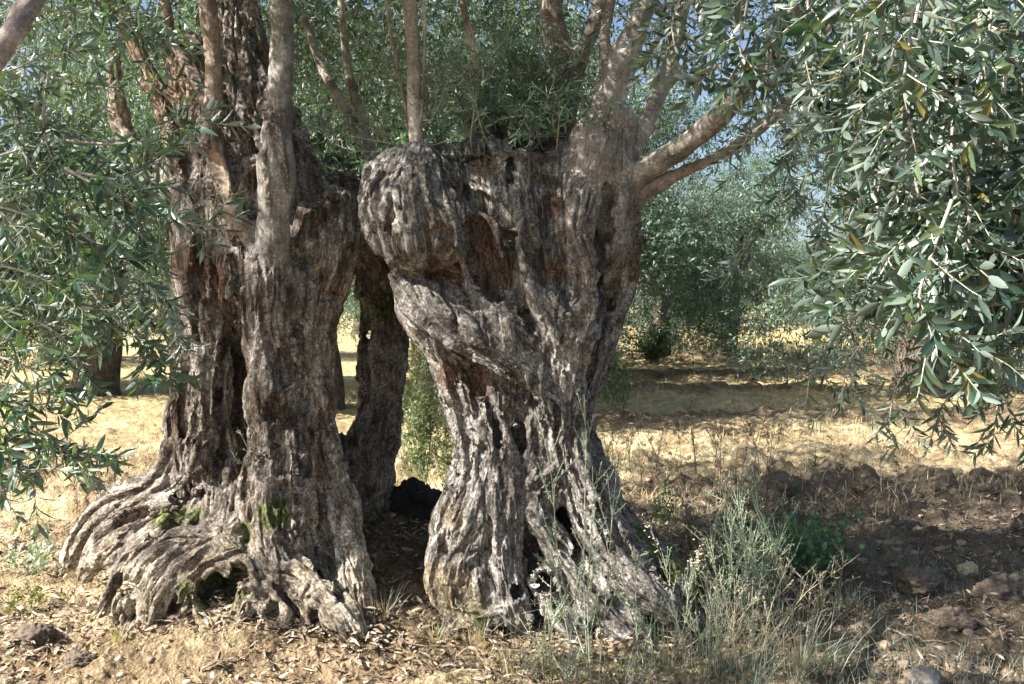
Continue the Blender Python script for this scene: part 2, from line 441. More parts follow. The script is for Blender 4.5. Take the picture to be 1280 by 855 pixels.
def bark_detail(V, Q, strands, tone_fn):
    """lumps, grain ridges and weathered fibre along each strand; returns V, normals, colours, grain, calm, owner strand"""
    Nn = vnormals(V, Q); n = len(V)
    wsum = np.zeros(n); hs = np.zeros(n); best = np.full(n, 1e9); G = np.zeros((n, 3)); n1 = np.zeros(n)
    cal = np.zeros(n); ton = np.zeros((n, 3)); tw_ = np.zeros(n); pid = np.zeros(n, int)
    for si, (p, flat, info) in enumerate(strands):
        mg = p[:, 3].max()+0.10
        lo = p[:, :3].min(0)-[mg, mg*flat, mg]; hi = p[:, :3].max(0)+[mg, mg*flat, mg]
        I = np.where(((V > lo) & (V < hi)).all(1))[0]
        if not len(I): continue
        X = V[I]; bd = np.full(len(I), 1e9); bi = np.zeros(len(I), int); bt = np.zeros(len(I))
        for i in range(len(p)-1):
            d = p[i+1, :3]-p[i, :3]; t = np.clip(((X-p[i, :3])@d)/(d@d+1e-9), 0, 1)
            w = X-p[i, :3]-t[:, None]*d; w[:, 1] /= flat
            dd = np.sqrt((w**2).sum(1))-(p[i, 3]+(p[i+1, 3]-p[i, 3])*t)
            m = dd < bd; bd[m] = dd[m]; bi[m] = i; bt[m] = t[m]
        keep = bd < 0.09
        I = I[keep]; X = X[keep]; bd = bd[keep]; bi = bi[keep]; bt = bt[keep]
        if not len(I): continue
        T, Nf, Bf = frames(p[:, :3])
        L = np.concatenate([[0], np.cumsum(np.linalg.norm(np.diff(p[:, :3], axis=0), axis=1))])
        j = np.minimum(bi+1, len(p)-1); bt1 = bt[:, None]
        c = p[bi, :3]*(1-bt1)+p[j, :3]*bt1
        nf = Nf[bi]*(1-bt1)+Nf[j]*bt1; bf = Bf[bi]*(1-bt1)+Bf[j]*bt1
        rel = X-c
        a = (rel*nf).sum(1)+si*3.1; b = (rel*bf).sum(1)+si*1.7; u = L[bi]*(1-bt)+L[j]*bt+si*0.9
        tw = 0.05*(fbm(X[:, 0]*3, X[:, 1]*3, X[:, 2]*2.5, 2, 21)-0.5)
        a = a+tw; b = b-tw
        wv = 0.22*(fbm(X[:, 0]*7, X[:, 1]*7, X[:, 2]*5, 2, 23)-0.5)
        r1 = ridge(vnoise(a*16+wv, b*16, u*2.5, 31)); r2 = ridge(vnoise(a*44+3*wv, b*44, u*10.0, 32)); r3 = vnoise(a*110, b*110, u*45, 33)
        nn = fbm(a*28, b*28, u*3.6, 3, 40)
        h = 0.017*(r1**1.5-0.55) + 0.011*(r2**1.3-0.6) + 0.009*(r3-0.5)
        p2 = fbm(a*17, b*17, u*6, 3, 37); h = h-0.020*sstep(0.60, 0.70, p2)+0.012*(p2-.5)
        fi = ridge(vnoise(a*24+3*wv, b*24, u*3.4, 38)); h = h-0.024*sstep(0.80, 0.95, fi)*sstep(.3, .5, vnoise(a*6, b*6, u*3, 39))
        w = np.exp(-np.clip(bd, -0.05, 0.3)/0.012)
        c0, c1 = info['calm']
        if c0 or c1:
            fr = (bi+bt)/(len(p)-1); cc = c0+(c1-c0)*sstep(0, .3, fr+.12*(vnoise(a*14, b*14, u*5, 41)-.5))
            cal[I] += w*cc
            if info['tone'] is not None: ton[I] += (w*cc)[:, None]*np.array(info['tone']); tw_[I] += w*cc
        wsum[I] += w; hs[I] += w*h; n1[I] += w*nn
        m = bd < best[I]; K = I[m]; best[K] = bd[m]; G[K] = np.stack([a, b, u*0.55], 1)[m]; pid[K] = si
    k = wsum > 0
    hs[k] /= wsum[k]; n1[k] /= wsum[k]; cal[k] /= wsum[k]
    x, y, z = V.T
    lump = 0.034*(fbm(x*4.5, y*4.5, z*3.5, 3, 5)-0.5) + 0.026*(fbm(x*13, y*13, z*9, 2, 9)-0.5)
    small = 0.014*(fbm(x*14, y*14, z*10, 3, 6)-.5)+.02*(fbm(x*5, y*5, z*5, 2, 7)-.5)
    V = V + Nn*((lump+hs)*(1-.92*np.clip(cal, 0, 1))+small*cal)[:, None]
    col = tone_fn(V, n1, G)
    k = tw_ > 0; lt = np.zeros((n, 3)); lt[k] = ton[k]/tw_[k][:, None]
    f = fbm(V[:, 0]*7, V[:, 1]*7, V[:, 2]*5, 3, 20)
    lt = lt*(1+.45*sstep(.52, .66, f)-.35*sstep(.46, .32, f))[:, None]
    cm = np.clip(cal*1.15, 0, 1)*k
    col = col*(1-cm[:, None])+lt*cm[:, None]
    return V, vnormals(V, Q), col, G, np.clip(cal, 0, 1), pid

def build_tree_parts(sc, tone_fn, mat, parent, base, trunk_label=None, extra=None):
    """surface -> trunk and one mesh per limb, cut where the limb's own strand takes over"""
    V, Q = sc.surface(); V = smooth_mesh(V, Q, 1); V, Q = subdivide(V, Q)
    V, NN, C, G, K, pid = bark_detail(V, Q, sc.strands, tone_fn)
    parts = [st[2]['part'] for st in sc.strands]
    names = []
    for p in parts:
        if p not in names: names.append(p)
    code = np.array([names.index(p) for p in parts])[pid]
    fc = code[Q]; fcode = np.sort(fc, 1)[:, 1]
    out = {}
    for ni, nm in enumerate(names):
        q = Q[fcode == ni]
        if not len(q): continue
        u, inv = np.unique(q, return_inverse=True); q = inv.reshape(-1, 4)
        v, nr, c, g, kk = V[u], NN[u], C[u], G[u], K[u]
        if extra and nm in extra:
            ev, eq, ec, eg = extra[nm]
            q = np.vstack([q, eq+len(v)]); nr = np.vstack([nr, vnormals(ev, eq)]); v = np.vstack([v, ev]); c = np.vstack([c, ec]); g = np.vstack([g, eg]); kk = np.append(kk, np.ones(len(ev)))
        kind = 'trunk' if nm is None else nm[0]
        o = make_mesh(kind, v, q, mat, c, {'grain': g}, parent=parent, base=base)
        at = o.data.attributes.new('calm', 'FLOAT', 'POINT'); at.data.foreach_set('value', kk.astype(np.float32))
        o.data.normals_split_custom_set_from_vertices(nr.astype(np.float32))
        if nm is not None and len(nm) > 2: o['label'] = nm[2]
        out[nm] = o
    return out
def tube_extra(rows, tone, seed, k=24):
    p = pxs(rows); n = 60; p = catmull(p, n); R = np.maximum(p[:, 3], .004); V, Q = tube(p[:, :3], R, k)
    c = np.repeat(p[:, :3], k, 0); d = nrm(V-c); x, y, z = V.T
    V = V+d*(.007*(fbm(x*16, y*16, z*14, 3, 6)-.5))[:, None]
    f = fbm(x*7, y*7, z*5, 3, 20); C = np.array(tone)*(1+.45*sstep(.52, .66, f)-.35*sstep(.46, .32, f))[:, None]
    return V, Q, C, np.stack([d[:, 0]*.08+seed, d[:, 1]*.08, z*.3], 1)

def splat(V, spots):
    """spots of (px, py, depth, radius_px): 0..1 mask with ragged outline"""
    m = np.zeros(len(V)); e = 0.5*fbm(V[:, 0]*14, V[:, 1]*14, V[:, 2]*14, 3, 55)
    for px, py, d, r in spots:
        c = W(px, py, d); R = r*d/F
        dd = np.linalg.norm((V-c)/np.array([1, 1.6, 1]), axis=1)/R
        m = np.maximum(m, sstep(1.15, 0.7, dd+e-0.25))
    return m
def lerp(a, b, t): return a*(1-t[:, None])+np.asarray(b, float)*t[:, None]

# ------------------------------------------------------------------ limbs (smooth young wood)
def limb(name, rows, parent, base, tone=(0.27, 0.225, 0.185), k=28, knots=True, seed=1, mat=None, world=None, cap=False):
    p = world if world is not None else pxs(rows)
    L = np.linalg.norm(np.diff(p[:, :3], axis=0), axis=1).sum()
    n = max(12, int(L/0.018)); n = min(n, 260)
    p = catmull(p, n); R = np.maximum(p[:, 3], 0.003)
    V, Q = tube(p[:, :3], R, k)
    c = np.repeat(p[:, :3], k, 0); rr = np.repeat(R, k); d = nrm(V-c)
    s = seed*5.3
    x, y, z = (V+s).T
    u = np.repeat(np.linspace(0, L, n), k)
    off = rr*(0.34*(fbm(x*9, y*9, z*6, 3, seed)-0.5)) + 0.006*(fbm(x*30, y*30, z*30, 2, seed+3)-0.5)
    off += 0.05*rr*(ridge(vnoise(u*34+s, d[:, 0]*1.2, d[:, 1]*1.2, seed+8))**4)*(rr > 0.02)
    V = V+d*off[:, None]
    if cap:   # round over the last ring
        V = np.vstack([V, p[-1, :3]+0.0]); 
        b0 = (n-1)*k; m = len(V)-1
        Q = np.vstack([Q, np.stack([b0+np.arange(0, k, 2), b0+(np.arange(0, k, 2)+1) % k, b0+(np.arange(0, k, 2)+2) % k, np.full(k//2, m)], 1)])
        d = np.vstack([d, [[0, 0, 1]]]); u = np.append(u, L); rr = np.append(rr, 0.0)
    f = fbm(V[:, 0]*7, V[:, 1]*7, V[:, 2]*5, 3, seed+20)
    col = lerp(np.tile(np.array(tone, float), (len(V), 1)), np.array(tone)*1.5, sstep(0.52, 0.68, f))
    col = lerp(col, np.array(tone)*np.array([0.62, 0.58, 0.5]), sstep(0.45, 0.32, f))
    G = np.stack([d[:, 0]*rr+s, d[:, 1]*rr+d[:, 2]*rr*.3, u*.3], 1)
    o = make_mesh(name, V, Q, M_BARK, col, {'grain': G}, parent=parent, base=base)
    at = o.data.attributes.new('calm', 'FLOAT', 'POINT'); at.data.foreach_set('value', np.ones(len(V), np.float32))
    return o

# ------------------------------------------------------------------ leaves
_ts = np.array([0, .16, .42, .74, 1.0]); _hw = np.array([.10, .62, 1.0, .72, .04])
LEAF_T = np.array([(t, s*w, 0.16*abs(s)*w) for t, w in zip(_ts, _hw) for s in (-1, 0, 1)])
LEAF_Q = np.array([(r*3+c, (r+1)*3+c, (r+1)*3+c+1, r*3+c+1) for r in range(4) for c in range(2)])
LEAF4 = np.array([(0, 0, 0), (.45, .5, .10), (1, 0, 0), (.45, -.5, .10)])
def leaves_mesh(L, simple=False):
    """L: dict of base, dir, nrm, len, wid, col, bend arrays -> V, Q, C"""
    T = LEAF4 if simple else LEAF_T
    d = nrm(L['dir']); nn = nrm(L['nrm']-d*(L['nrm']*d).sum(1, keepdims=True)); sd = np.cross(nn, d)
    ln = L['len'][:, None, None]; wd = L['wid'][:, None, None]
    t = T[None, :, 0:1]; s = T[None, :, 1:2]; f = T[None, :, 2:3]
    if simple:
        V = L['base'][:, None]+t*ln*d[:, None]+s*wd*sd[:, None]+f*wd*nn[:, None]
        q = np.array([[0, 3, 2, 1]])
    else:
        bz = (L['bend'][:, None, None]*(t**2))*ln
        V = L['base'][:, None]+t*ln*d[:, None]+s*0.5*wd*sd[:, None]+(f*wd+bz)*nn[:, None]
        q = LEAF_Q
    m = len(T); n = len(d)
    Q = (q[None]+(np.arange(n)*m)[:, None, None]).reshape(-1, 4)
    return V.reshape(-1, 3), Q, np.repeat(L['col'], m, 0)

GREENS = 1.1*np.array([(0.042, 0.080, 0.056), (0.050, 0.094, 0.070), (0.068, 0.110, 0.086), (0.076, 0.112, 0.060), (0.100, 0.138, 0.112), (0.030, 0.066, 0.046)])
_OLD = np.array([(0.040, 0.078, 0.036), (0.052, 0.095, 0.046), (0.066, 0.108, 0.058), (0.078, 0.115, 0.048), (0.09, 0.125, 0.075), (0.045, 0.088, 0.055)])
def leaf_cols(rng, n, old=0.045, gain=1.0):
    c = GREENS[rng.integers(0, len(GREENS), n)]*rng.uniform(0.6, 1.45, (n, 1))*gain
    m = rng.random(n) < old
    c[m] = np.array([0.20, 0.17, 0.05])*rng.uniform(.6, 1.1, (m.sum(), 1))
    return c

class Spray:
    """twigs and leaves of one branch"""
    def __init__(s, rng): s.rng = rng; s.wood = Geo(); s.L = []
    def twig(s, p, d, length, leaf, droop, r=0.0022, step=0.017, gain=1.0, old=0.045, wide=0.2, upb=0.35):
        g = s.rng; n = 7; P = [np.array(p)]; d = nrm(d); c = g.normal(0, .13, 3)
        for i in range(n-1):
            d = nrm(d+np.array([0, 0, -droop*0.22])+c*0.5+g.normal(0, .05, 3)); P.append(P[-1]+d*length/(n-1))
        P = np.array(P)
        v, q = tube(P, np.linspace(r, r*0.45, n), 4); s.wood.add(v, q, (0.34, 0.33, 0.25))
        s.leafline(P, length, leaf, step, gain, old, wide, upb)
        return P
    def leafline(s, P, length, leaf, step, gain=1.0, old=0.045, wide=0.2, upb=0.35, t0=0.12):
        g = s.rng; m = max(3, int(length/step)); T, Nf, Bf = frames(P); n = len(P); ph = g.uniform(0, 6.28)
        tt = np.repeat(np.linspace(t0, 1, m), 2)
        k = np.arange(2*m); ang = ph+np.where(k % 2 == 0, 0, np.pi)+(k//2)*1.45+g.normal(0, .3, 2*m)
        keep = g.random(2*m) < 0.88
        tt, ang = tt[keep], ang[keep]; m2 = len(tt)
        f = tt*(n-1); i = np.minimum(f.astype(int), n-2); u = (f-i)[:, None]
        b = P[i]*(1-u)+P[i+1]*u; t = T[i]
        sd = np.cos(ang)[:, None]*Nf[i]+np.sin(ang)[:, None]*Bf[i]
        fw = 0.55+0.7*tt[:, None]**3
        d = nrm(sd*0.85+t*fw+g.normal(0, .16, (m2, 3))+np.array([0, 0, -0.12]))
        nr = t*0.8-sd*0.4+np.array([0, 0, upb])+g.normal(0, .3, (m2, 3))
        ln = leaf*g.uniform(.45, 1.25, m2)*(0.75+0.35*np.sin(np.pi*np.clip(tt, 0.1, .9)))
        s.L.append(dict(base=b, dir=d, nrm=nr, len=ln, wid=ln*wide*g.uniform(.85, 1.2, m2), bend=g.normal(-.08, .17, m2), col=leaf_cols(g, m2, old, gain)))
    def branch(s, P, R, ntw, tlen, leaf, droop, spread=0.9, t0=0.15, up=0.0, **kw):
        g = s.rng; P = catmull(P, 26); n = len(P)
        v, q = tube(P, np.linspace(R, max(R*0.3, .0018), n), 6, 0.15, g); s.wood.add(v, q, (0.38, 0.35, 0.29))
        T, Nf, Bf = frames(P)
        for k in range(ntw):
            t = t0+(1-t0)*(k+g.random())/ntw; i = min(int(t*(n-1)), n-1); a = g.uniform(0, 6.28)
            sd = np.cos(a)*Nf[i]+np.sin(a)*Bf[i]
            s.twig(P[i], T[i]*0.65+sd*spread+np.array([0, 0, up]), tlen*g.uniform(.55, 1.2), leaf, droop, **kw)
        L = np.linalg.norm(np.diff(P, axis=0), axis=1).sum()
        k0 = int(n*0.55); s.leafline(P[k0:], L*0.45, leaf, 0.02)
    def build(s, root, base, mat=None, simple=False, name='hanging_branch', fruits=0):
        w = s.wood.build(name, M_TWIG, root, base)
        A = {k: np.concatenate([l[k] for l in s.L]) for k in s.L[0]}
        V, Q, C = leaves_mesh(A, simple)
        make_mesh('leaves', V, Q, mat or M_LEAF, C, smooth=not simple, parent=w, base=base)
        for i in range(fruits):
            j = s.rng.integers(0, len(A['base'])); r = s.rng.uniform(.008, .0105)
            t = np.linspace(0, np.pi, 9); prof = np.sin(t)*r*0.78
            c = A['base'][j]+np.array([0, 0, -0.012]); Pz = c+np.stack([0*t, 0*t, np.cos(t)*-r*1.2], 1)
            v, q = tube(Pz, np.maximum(prof, 1e-4), 10)
            cc = [(0.16, 0.12, 0.22), (0.12, 0.03, 0.06), (0.40, 0.38, 0.46), (0.07, 0.05, 0.10)][s.rng.integers(0, 4)]
            make_mesh('olive_fruit', v, q, M_FRUIT, np.tile(cc, (len(v), 1)), parent=w, base=base)
        return w

def crown_mesh(rng, blobs, nleaf, leaf, gain=1.0, twig=0.38, per=16, hollow=0.45, wide=.25, gap=.40):
    bl = np.array(blobs, float); vol = bl[:, 3]**2*1.0
    nt = nleaf//per; bi = rng.choice(len(bl), nt, p=vol/vol.sum())
    d = nrm(rng.normal(0, 1, (nt, 3))); rr = (hollow+(1-hollow)*rng.random(nt)**0.6)
    c = bl[bi, :3]+d*(bl[bi, 3]*rr)[:, None]*np.array([1, 1, 0.85])
    # clumping: drop twigs where a noise field is low -> gaps of sky
    f = fbm(c[:, 0]*1.1+3, c[:, 1]*1.1, c[:, 2]*1.3, 2, 61); c = c[f > gap]; d = d[f > gap]; nt = len(c)
    ax = nrm(d*0.8+rng.normal(0, .6, (nt, 3))+np.array([0, 0, -0.15]))
    ph = rng.random((nt, per))*0.9+0.05
    base = c[:, None]+ax[:, None]*(ph[..., None]*twig)
    sd = nrm(rng.normal(0, 1, (nt, per, 3))); dr = nrm(ax[:, None]*0.8+sd*0.9+np.array([0, 0, -.1]))
    nr = rng.normal(0, .55, (nt, per, 3))+np.array([0, 0, .7])+d[:, None]*.3
    m = nt*per; ln = leaf*rng.uniform(.7, 1.25, m)
    cg = np.repeat(rng.uniform(.6, 1.5, nt), per)[:, None]
    A = dict(base=base.reshape(-1, 3), dir=dr.reshape(-1, 3), nrm=nr.reshape(-1, 3), len=ln, wid=ln*wide*rng.uniform(.8, 1.2, m), col=leaf_cols(rng, m, 0.02, gain)*cg)
    return leaves_mesh(A, True)

# ================================================================== LEFT OLIVE TREE
rngL = np.random.default_rng(11)
baseL = P3(-1.35, 5.0)
treeL = tag(empty('olive_tree', baseL), 'ancient browner olive on the left with spreading knotted roots and two smooth upright limbs', 'tree', 'ancient olives in front')
sc = Sculpt((-2.75, 4.0, -0.25), (-0.45, 6.0, 3.75), 0.0125)
core = lambda rows, **k: sc.strand(rows, k=0.05, **k)
core([(318, 700, 5.08, 66), (330, 600, 5.15, 62), (328, 520, 5.2, 58), (330, 430, 5.2, 58), (335, 340, 5.17, 70), (335, 250, 5.17, 72), (318, 160, 5.2, 46), (300, 60, 5.25, 32), (292, -10, 5.3, 24)], flat=1.15)
core([(270, 270, 5.15, 40), (255, 180, 5.2, 34), (245, 90, 5.3, 30), (228, 60, 5.3, 22)])
core([(260, 600, 5.1, 40), (250, 500, 5.15, 30), (262, 400, 5.1, 30), (268, 300, 5.1, 32)])
core([(330, 745, 4.68, 50), (280, 745, 4.64, 46), (225, 730, 4.66, 34), (170, 710, 4.85, 22)])
core([(285, 775, 4.56, 34), (330, 790, 4.52, 34), (390, 800, 4.47, 28)])
core([(150, 680, 4.95, 26), (200, 650, 4.9, 30)])
core([(380, 640, 4.95, 46), (395, 720, 4.85, 42)])
st = lambda rows, k=0.022, **kw: sc.strand(rows, k=k, rng=rngL, **kw)
st([(322, 300, 4.84, 36), (332, 380, 4.76, 40), (338, 450, 4.73, 36), (346, 520, 4.70, 38), (350, 590, 4.63, 42), (352, 650, 4.56, 44), (360, 710, 4.5, 36), (368, 760, 4.43, 26)])
st([(330, 420, 4.70, 16), (322, 480, 4.70, 14), (336, 530, 4.66, 15), (330, 585, 4.58, 15), (324, 640, 4.52, 16), (330, 700, 4.46, 16)], k=.012)
st([(365, 430, 4.72, 15), (372, 500, 4.70, 15), (362, 540, 4.65, 14), (378, 590, 4.60, 15), (385, 650, 4.56, 15), (400, 700, 4.52, 14)], k=.012)
st([(420, 260, 5.0, 30), (408, 330, 4.92, 32), (394, 410, 4.87, 26), (390, 490, 4.84, 25), (398, 570, 4.78, 26), (414, 640, 4.72, 30), (428, 700, 4.62, 28), (442, 760, 4.5, 26), (452, 815, 4.4, 18)])
st([(390, 280, 4.88, 28), (382, 350, 4.83, 26), (376, 420, 4.81, 22), (380, 500, 4.81, 20), (390, 560, 4.76, 20)])
st([(245, 250, 5.0, 30), (250, 340, 4.92, 30), (262, 420, 4.86, 27), (268, 480, 4.82, 26), (258, 540, 4.78, 22), (250, 580, 4.74, 21), (262, 625, 4.70, 20), (240, 655, 4.66, 20), (190, 672, 4.66, 20), (140, 690, 4.74, 16), (108, 712, 4.85, 10)])
st([(288, 430, 4.98, 17), (290, 520, 4.94, 18), (282, 600, 4.80, 22), (280, 650, 4.70, 24)])
st([(240, 430, 5.15, 24), (236, 520, 5.15, 27), (222, 580, 5.1, 25), (192, 615, 5.1, 22), (145, 630, 5.1, 18), (110, 662, 5.08, 15), (92, 700, 5.05, 10)])
st([(215, 640, 4.85, 20), (165, 655, 4.85, 20), (125, 690, 4.86, 16), (105, 722, 4.86, 9)])
def root_st(rows, **kw):
    (x0, y0, d0, r0), (x1, y1, d1, r1) = rows[-2], rows[-1]
    st(list(rows)+[(x1+(x1-x0)*.6, y1+abs(y1-y0)*.35+8, d1-.02, max(r1*.6, 4)), (x1+(x1-x0)*1.3, y1+abs(y1-y0)*.5+22, d1-.04, 3)], **kw)
# roots in front
root_st([(318, 640, 4.62, 20), (290, 668, 4.48, 17), (222, 670, 4.46, 16), (182, 697, 4.42, 16), (160, 745, 4.38, 14), (150, 778, 4.37, 8)], k=.015)
root_st([(262, 665, 4.5, 16), (205, 712, 4.39, 14), (186, 752, 4.36, 13), (178, 782, 4.34, 7)], k=.015)
root_st([(282, 600, 4.74, 20), (272, 650, 4.58, 20), (268, 670, 4.5, 17), (296, 692, 4.42, 16), (316, 730, 4.36, 15), (298, 775, 4.31, 14), (272, 802, 4.30, 8)], k=.015)
root_st([(340, 660, 4.5, 26), (352, 705, 4.42, 24), (380, 725, 4.38, 22), (412, 756, 4.32, 20), (436, 785, 4.27, 17), (454, 822, 4.24, 12)], k=.015)
root_st([(262, 690, 4.45, 14), (222, 722, 4.36, 12), (202, 756, 4.33, 11), (192, 786, 4.31, 6)], k=.015)
root_st([(332, 730, 4.40, 16), (362, 765, 4.33, 17), (356, 800, 4.29, 14), (350, 828, 4.27, 8)], k=.015)
root_st([(370, 740, 4.38, 18), (384, 795, 4.31, 16), (388, 830, 4.28, 9)], k=.015)
root_st([(420, 770, 4.33, 18), (420, 805, 4.30, 16), (440, 825, 4.28, 10)], k=.015)
root_st([(250, 725, 4.48, 15), (232, 760, 4.42, 12), (238, 790, 4.38, 7)], k=.015)
root_st([(275, 735, 4.45, 12), (262, 770, 4.38, 11), (240, 792, 4.36, 6)], k=.015)
root_st([(215, 655, 4.6, 12), (165, 690, 4.55, 11), (140, 735, 4.52, 8), (128, 760, 4.5, 5)], k=.015)
root_st([(245, 688, 4.42, 8), (290, 716, 4.36, 9), (330, 758, 4.31, 8)], k=.012)
root_st([(190, 712, 4.40, 7), (236, 738, 4.36, 8), (262, 778, 4.32, 7)], k=.012)
root_st([(305, 690, 4.42, 8), (252, 716, 4.36, 8), (226, 772, 4.33, 7)], k=.012)
root_st([(400, 720, 4.36, 7), (372, 748, 4.31, 8), (330, 800, 4.27, 7)], k=.012)
# bark of the old upper stem
st([(360, 250, 4.98, 28), (345, 180, 5.05, 24), (325, 110, 5.12, 18), (312, 40, 5.18, 14)], k=.02)
st([(310, 260, 4.95, 26), (300, 200, 5.0, 22), (290, 130, 5.08, 18)], k=.02)
st([(395, 240, 5.05, 20), (378, 190, 5.1, 18), (350, 130, 5.15, 14)], k=.02)
st([(240, 260, 5.05, 20), (225, 190, 5.12, 18), (200, 120, 5.2, 14), (185, 100, 5.25, 10)], k=.02)
# smooth young limbs growing out of the old wood
GA, GB, GC = (0.27, 0.255, 0.24), (0.235, 0.19, 0.155), (0.30, 0.27, 0.245)
LIM = {}
def limb_strand(key, rows, tone, calm=(.15, 1), k=.014, ext=None, seed=1):
    rows = [(q[0], q[1], q[2], q[3]*.85) for q in rows]
    sc.strand(rows, k=k, rng=rngL, jit=.09, calm=calm, tone=tone, part=key)
    if ext: LIM[key] = tube_extra(ext, tone, seed)
limb_strand(('limb', 1, 'smooth thick grey limb rising straight up'), [(334, 400, 4.76, 24), (337, 350, 4.72, 25), (341, 295, 4.67, 24.5), (344, 215, 4.62, 22), (351, 110, 4.58, 19), (352, 30, 4.55, 17.5), (348, -40, 4.52, 16.5)], GA, ext=[(350, -5, 4.53, 16.8), (346, -60, 4.5, 16), (330, -190, 4.45, 12), (300, -330, 4.4, 8)])
limb_strand(('limb', 2, 'brown limb bending twice beside the thick grey one'), [(326, 350, 4.76, 17), (303, 290, 4.69, 16), (276, 232, 4.69, 15), (263, 170, 4.72, 14), (268, 110, 4.74, 13.5), (265, 50, 4.74, 13), (257, -30, 4.72, 12)], GB, ext=[(260, -5, 4.73, 12.2), (256, -30, 4.72, 12), (230, -150, 4.7, 9), (180, -300, 4.6, 6)])
limb_strand(('limb', 3), [(300, 90, 5.25, 20), (290, 40, 5.2, 17), (284, 0, 5.2, 15), (280, -40, 5.18, 14)], GC, ext=[(281, -25, 5.19, 14), (275, -90, 5.15, 13), (230, -250, 5.1, 9)])
limb_strand(('limb', 4), [(262, 140, 4.80, 10), (246, 100, 4.9, 9), (228, 75, 5.0, 8.5), (214, 40, 5.05, 7), (203, -20, 5.1, 6)], (0.27, 0.21, 0.18), calm=(.5, 1))
limb_strand(('limb', 5), [(236, 200, 5.1, 15), (214, 140, 5.15, 14), (190, 100, 5.2, 13), (160, 40, 5.2, 11), (130, -10, 5.1, 10)], (0.20, 0.145, 0.10), calm=(.1, .8), ext=[(140, 8, 5.13, 10), (100, -50, 5.0, 9), (20, -150, 4.5, 7)])
sc.strand([(228, 240, 5.15, 16), (185, 200, 5.25, 15), (155, 165, 5.3, 13), (143, 120, 5.3, 12), (140, 78, 5.3, 7)], k=.02, rng=rngL, jit=.25, calm=(.25, .3), tone=(0.46, 0.40, 0.32), part=('broken_limb', 6, 'torn pale limb ending in splintered wood'))
st([(290, 220, 4.95, 13), (312, 205, 4.78, 11), (326, 204, 4.72, 8)], k=.015)
# slab stem to the right, joined at the crown of the trunk
st([(420, 235, 5.25, 30), (448, 275, 5.4, 30), (470, 315, 5.55, 27), (477, 360, 5.6, 20), (480, 420, 5.62, 17), (476, 480, 5.62, 18), (470, 540, 5.62, 25), (462, 600, 5.6, 28), (455, 655, 5.58, 30)], jit=.2)
st([(456, 320, 5.6, 12), (456, 440, 5.64, 8), (455, 510, 5.64, 10), (440, 600, 5.58, 16), (432, 650, 5.55, 16)], k=.015, jit=.25)
st([(490, 330, 5.6, 12), (496, 420, 5.62, 10), (492, 470, 5.62, 14), (481, 560, 5.62, 14), (470, 630, 5.6, 14)], k=.015, jit=.25)
st([(435, 555, 5.5, 15), (430, 620, 5.35, 22), (436, 680, 5.2, 20)], k=.02)
sc.folds(rngL, 60, 'rope', 5, 10)
sc.folds(rngL, 45, 'cleft', 3, 6)
for rows, dp in (([(354, 440, 8), (357, 465, 10), (352, 485, 6)], .03), ([(340, 508, 6), (338, 520, 7)], .02), ([(358, 512, 6), (358, 528, 7)], .02),
                 ([(349, 566, 8), (350, 582, 9)], .02), ([(330, 575, 6), (331, 590, 6)], .015), ([(375, 575, 4), (378, 600, 5)], .01),
                 ([(352, 612, 8), (350, 628, 6)], .015), ([(396, 600, 6), (400, 625, 7)], .02), ([(385, 660, 10), (395, 690, 12), (410, 720, 11)], .04),
                 ([(292, 300, 6), (298, 360, 8), (298, 400, 11), (302, 450, 12), (304, 500, 12), (308, 560, 12), (310, 620, 9)], .05), ([(292, 380, 9), (298, 430, 12), (302, 490, 12), (306, 560, 10)], .03), ([(245, 470, 5), (246, 530, 6), (232, 580, 6)], .03), ([(238, 600, 8), (225, 625, 9)], .03), ([(275, 560, 5), (272, 610, 6)], .02), ([(300, 255, 6), (318, 275, 5)], .03), ([(372, 410, 6), (370, 470, 8), (370, 530, 8), (384, 590, 6)], .03), ([(402, 640, 6), (412, 700, 6), (425, 750, 6)], .02), ([(248, 300, 7), (246, 360, 8), (250, 420, 6)], .03), ([(460, 420, 5), (462, 500, 6)], .02), ([(225, 650, 9), (200, 665, 8)], .03),
                 ([(250, 600, 7), (252, 615, 8)], .02), ([(300, 715, 9), (290, 740, 10)], .03), ([(345, 760, 7), (335, 780, 8)], .03), ([(222, 765, 8)], .02), ([(395, 765, 6), (400, 790, 9)], .03),
                 ([(262, 200, 10), (280, 250, 8)], .04), ([(292, 300, 8), (300, 350, 7)], .03), ([(372, 320, 6), (395, 345, 7)], .015), ([(180, 640, 6), (150, 655, 6)], .02), ([(165, 735, 9), (150, 725, 8)], .03)):
    sc.carve([(p[0], p[1], p[2]*1.35) for p in rows], dp*1.1, 0.012)
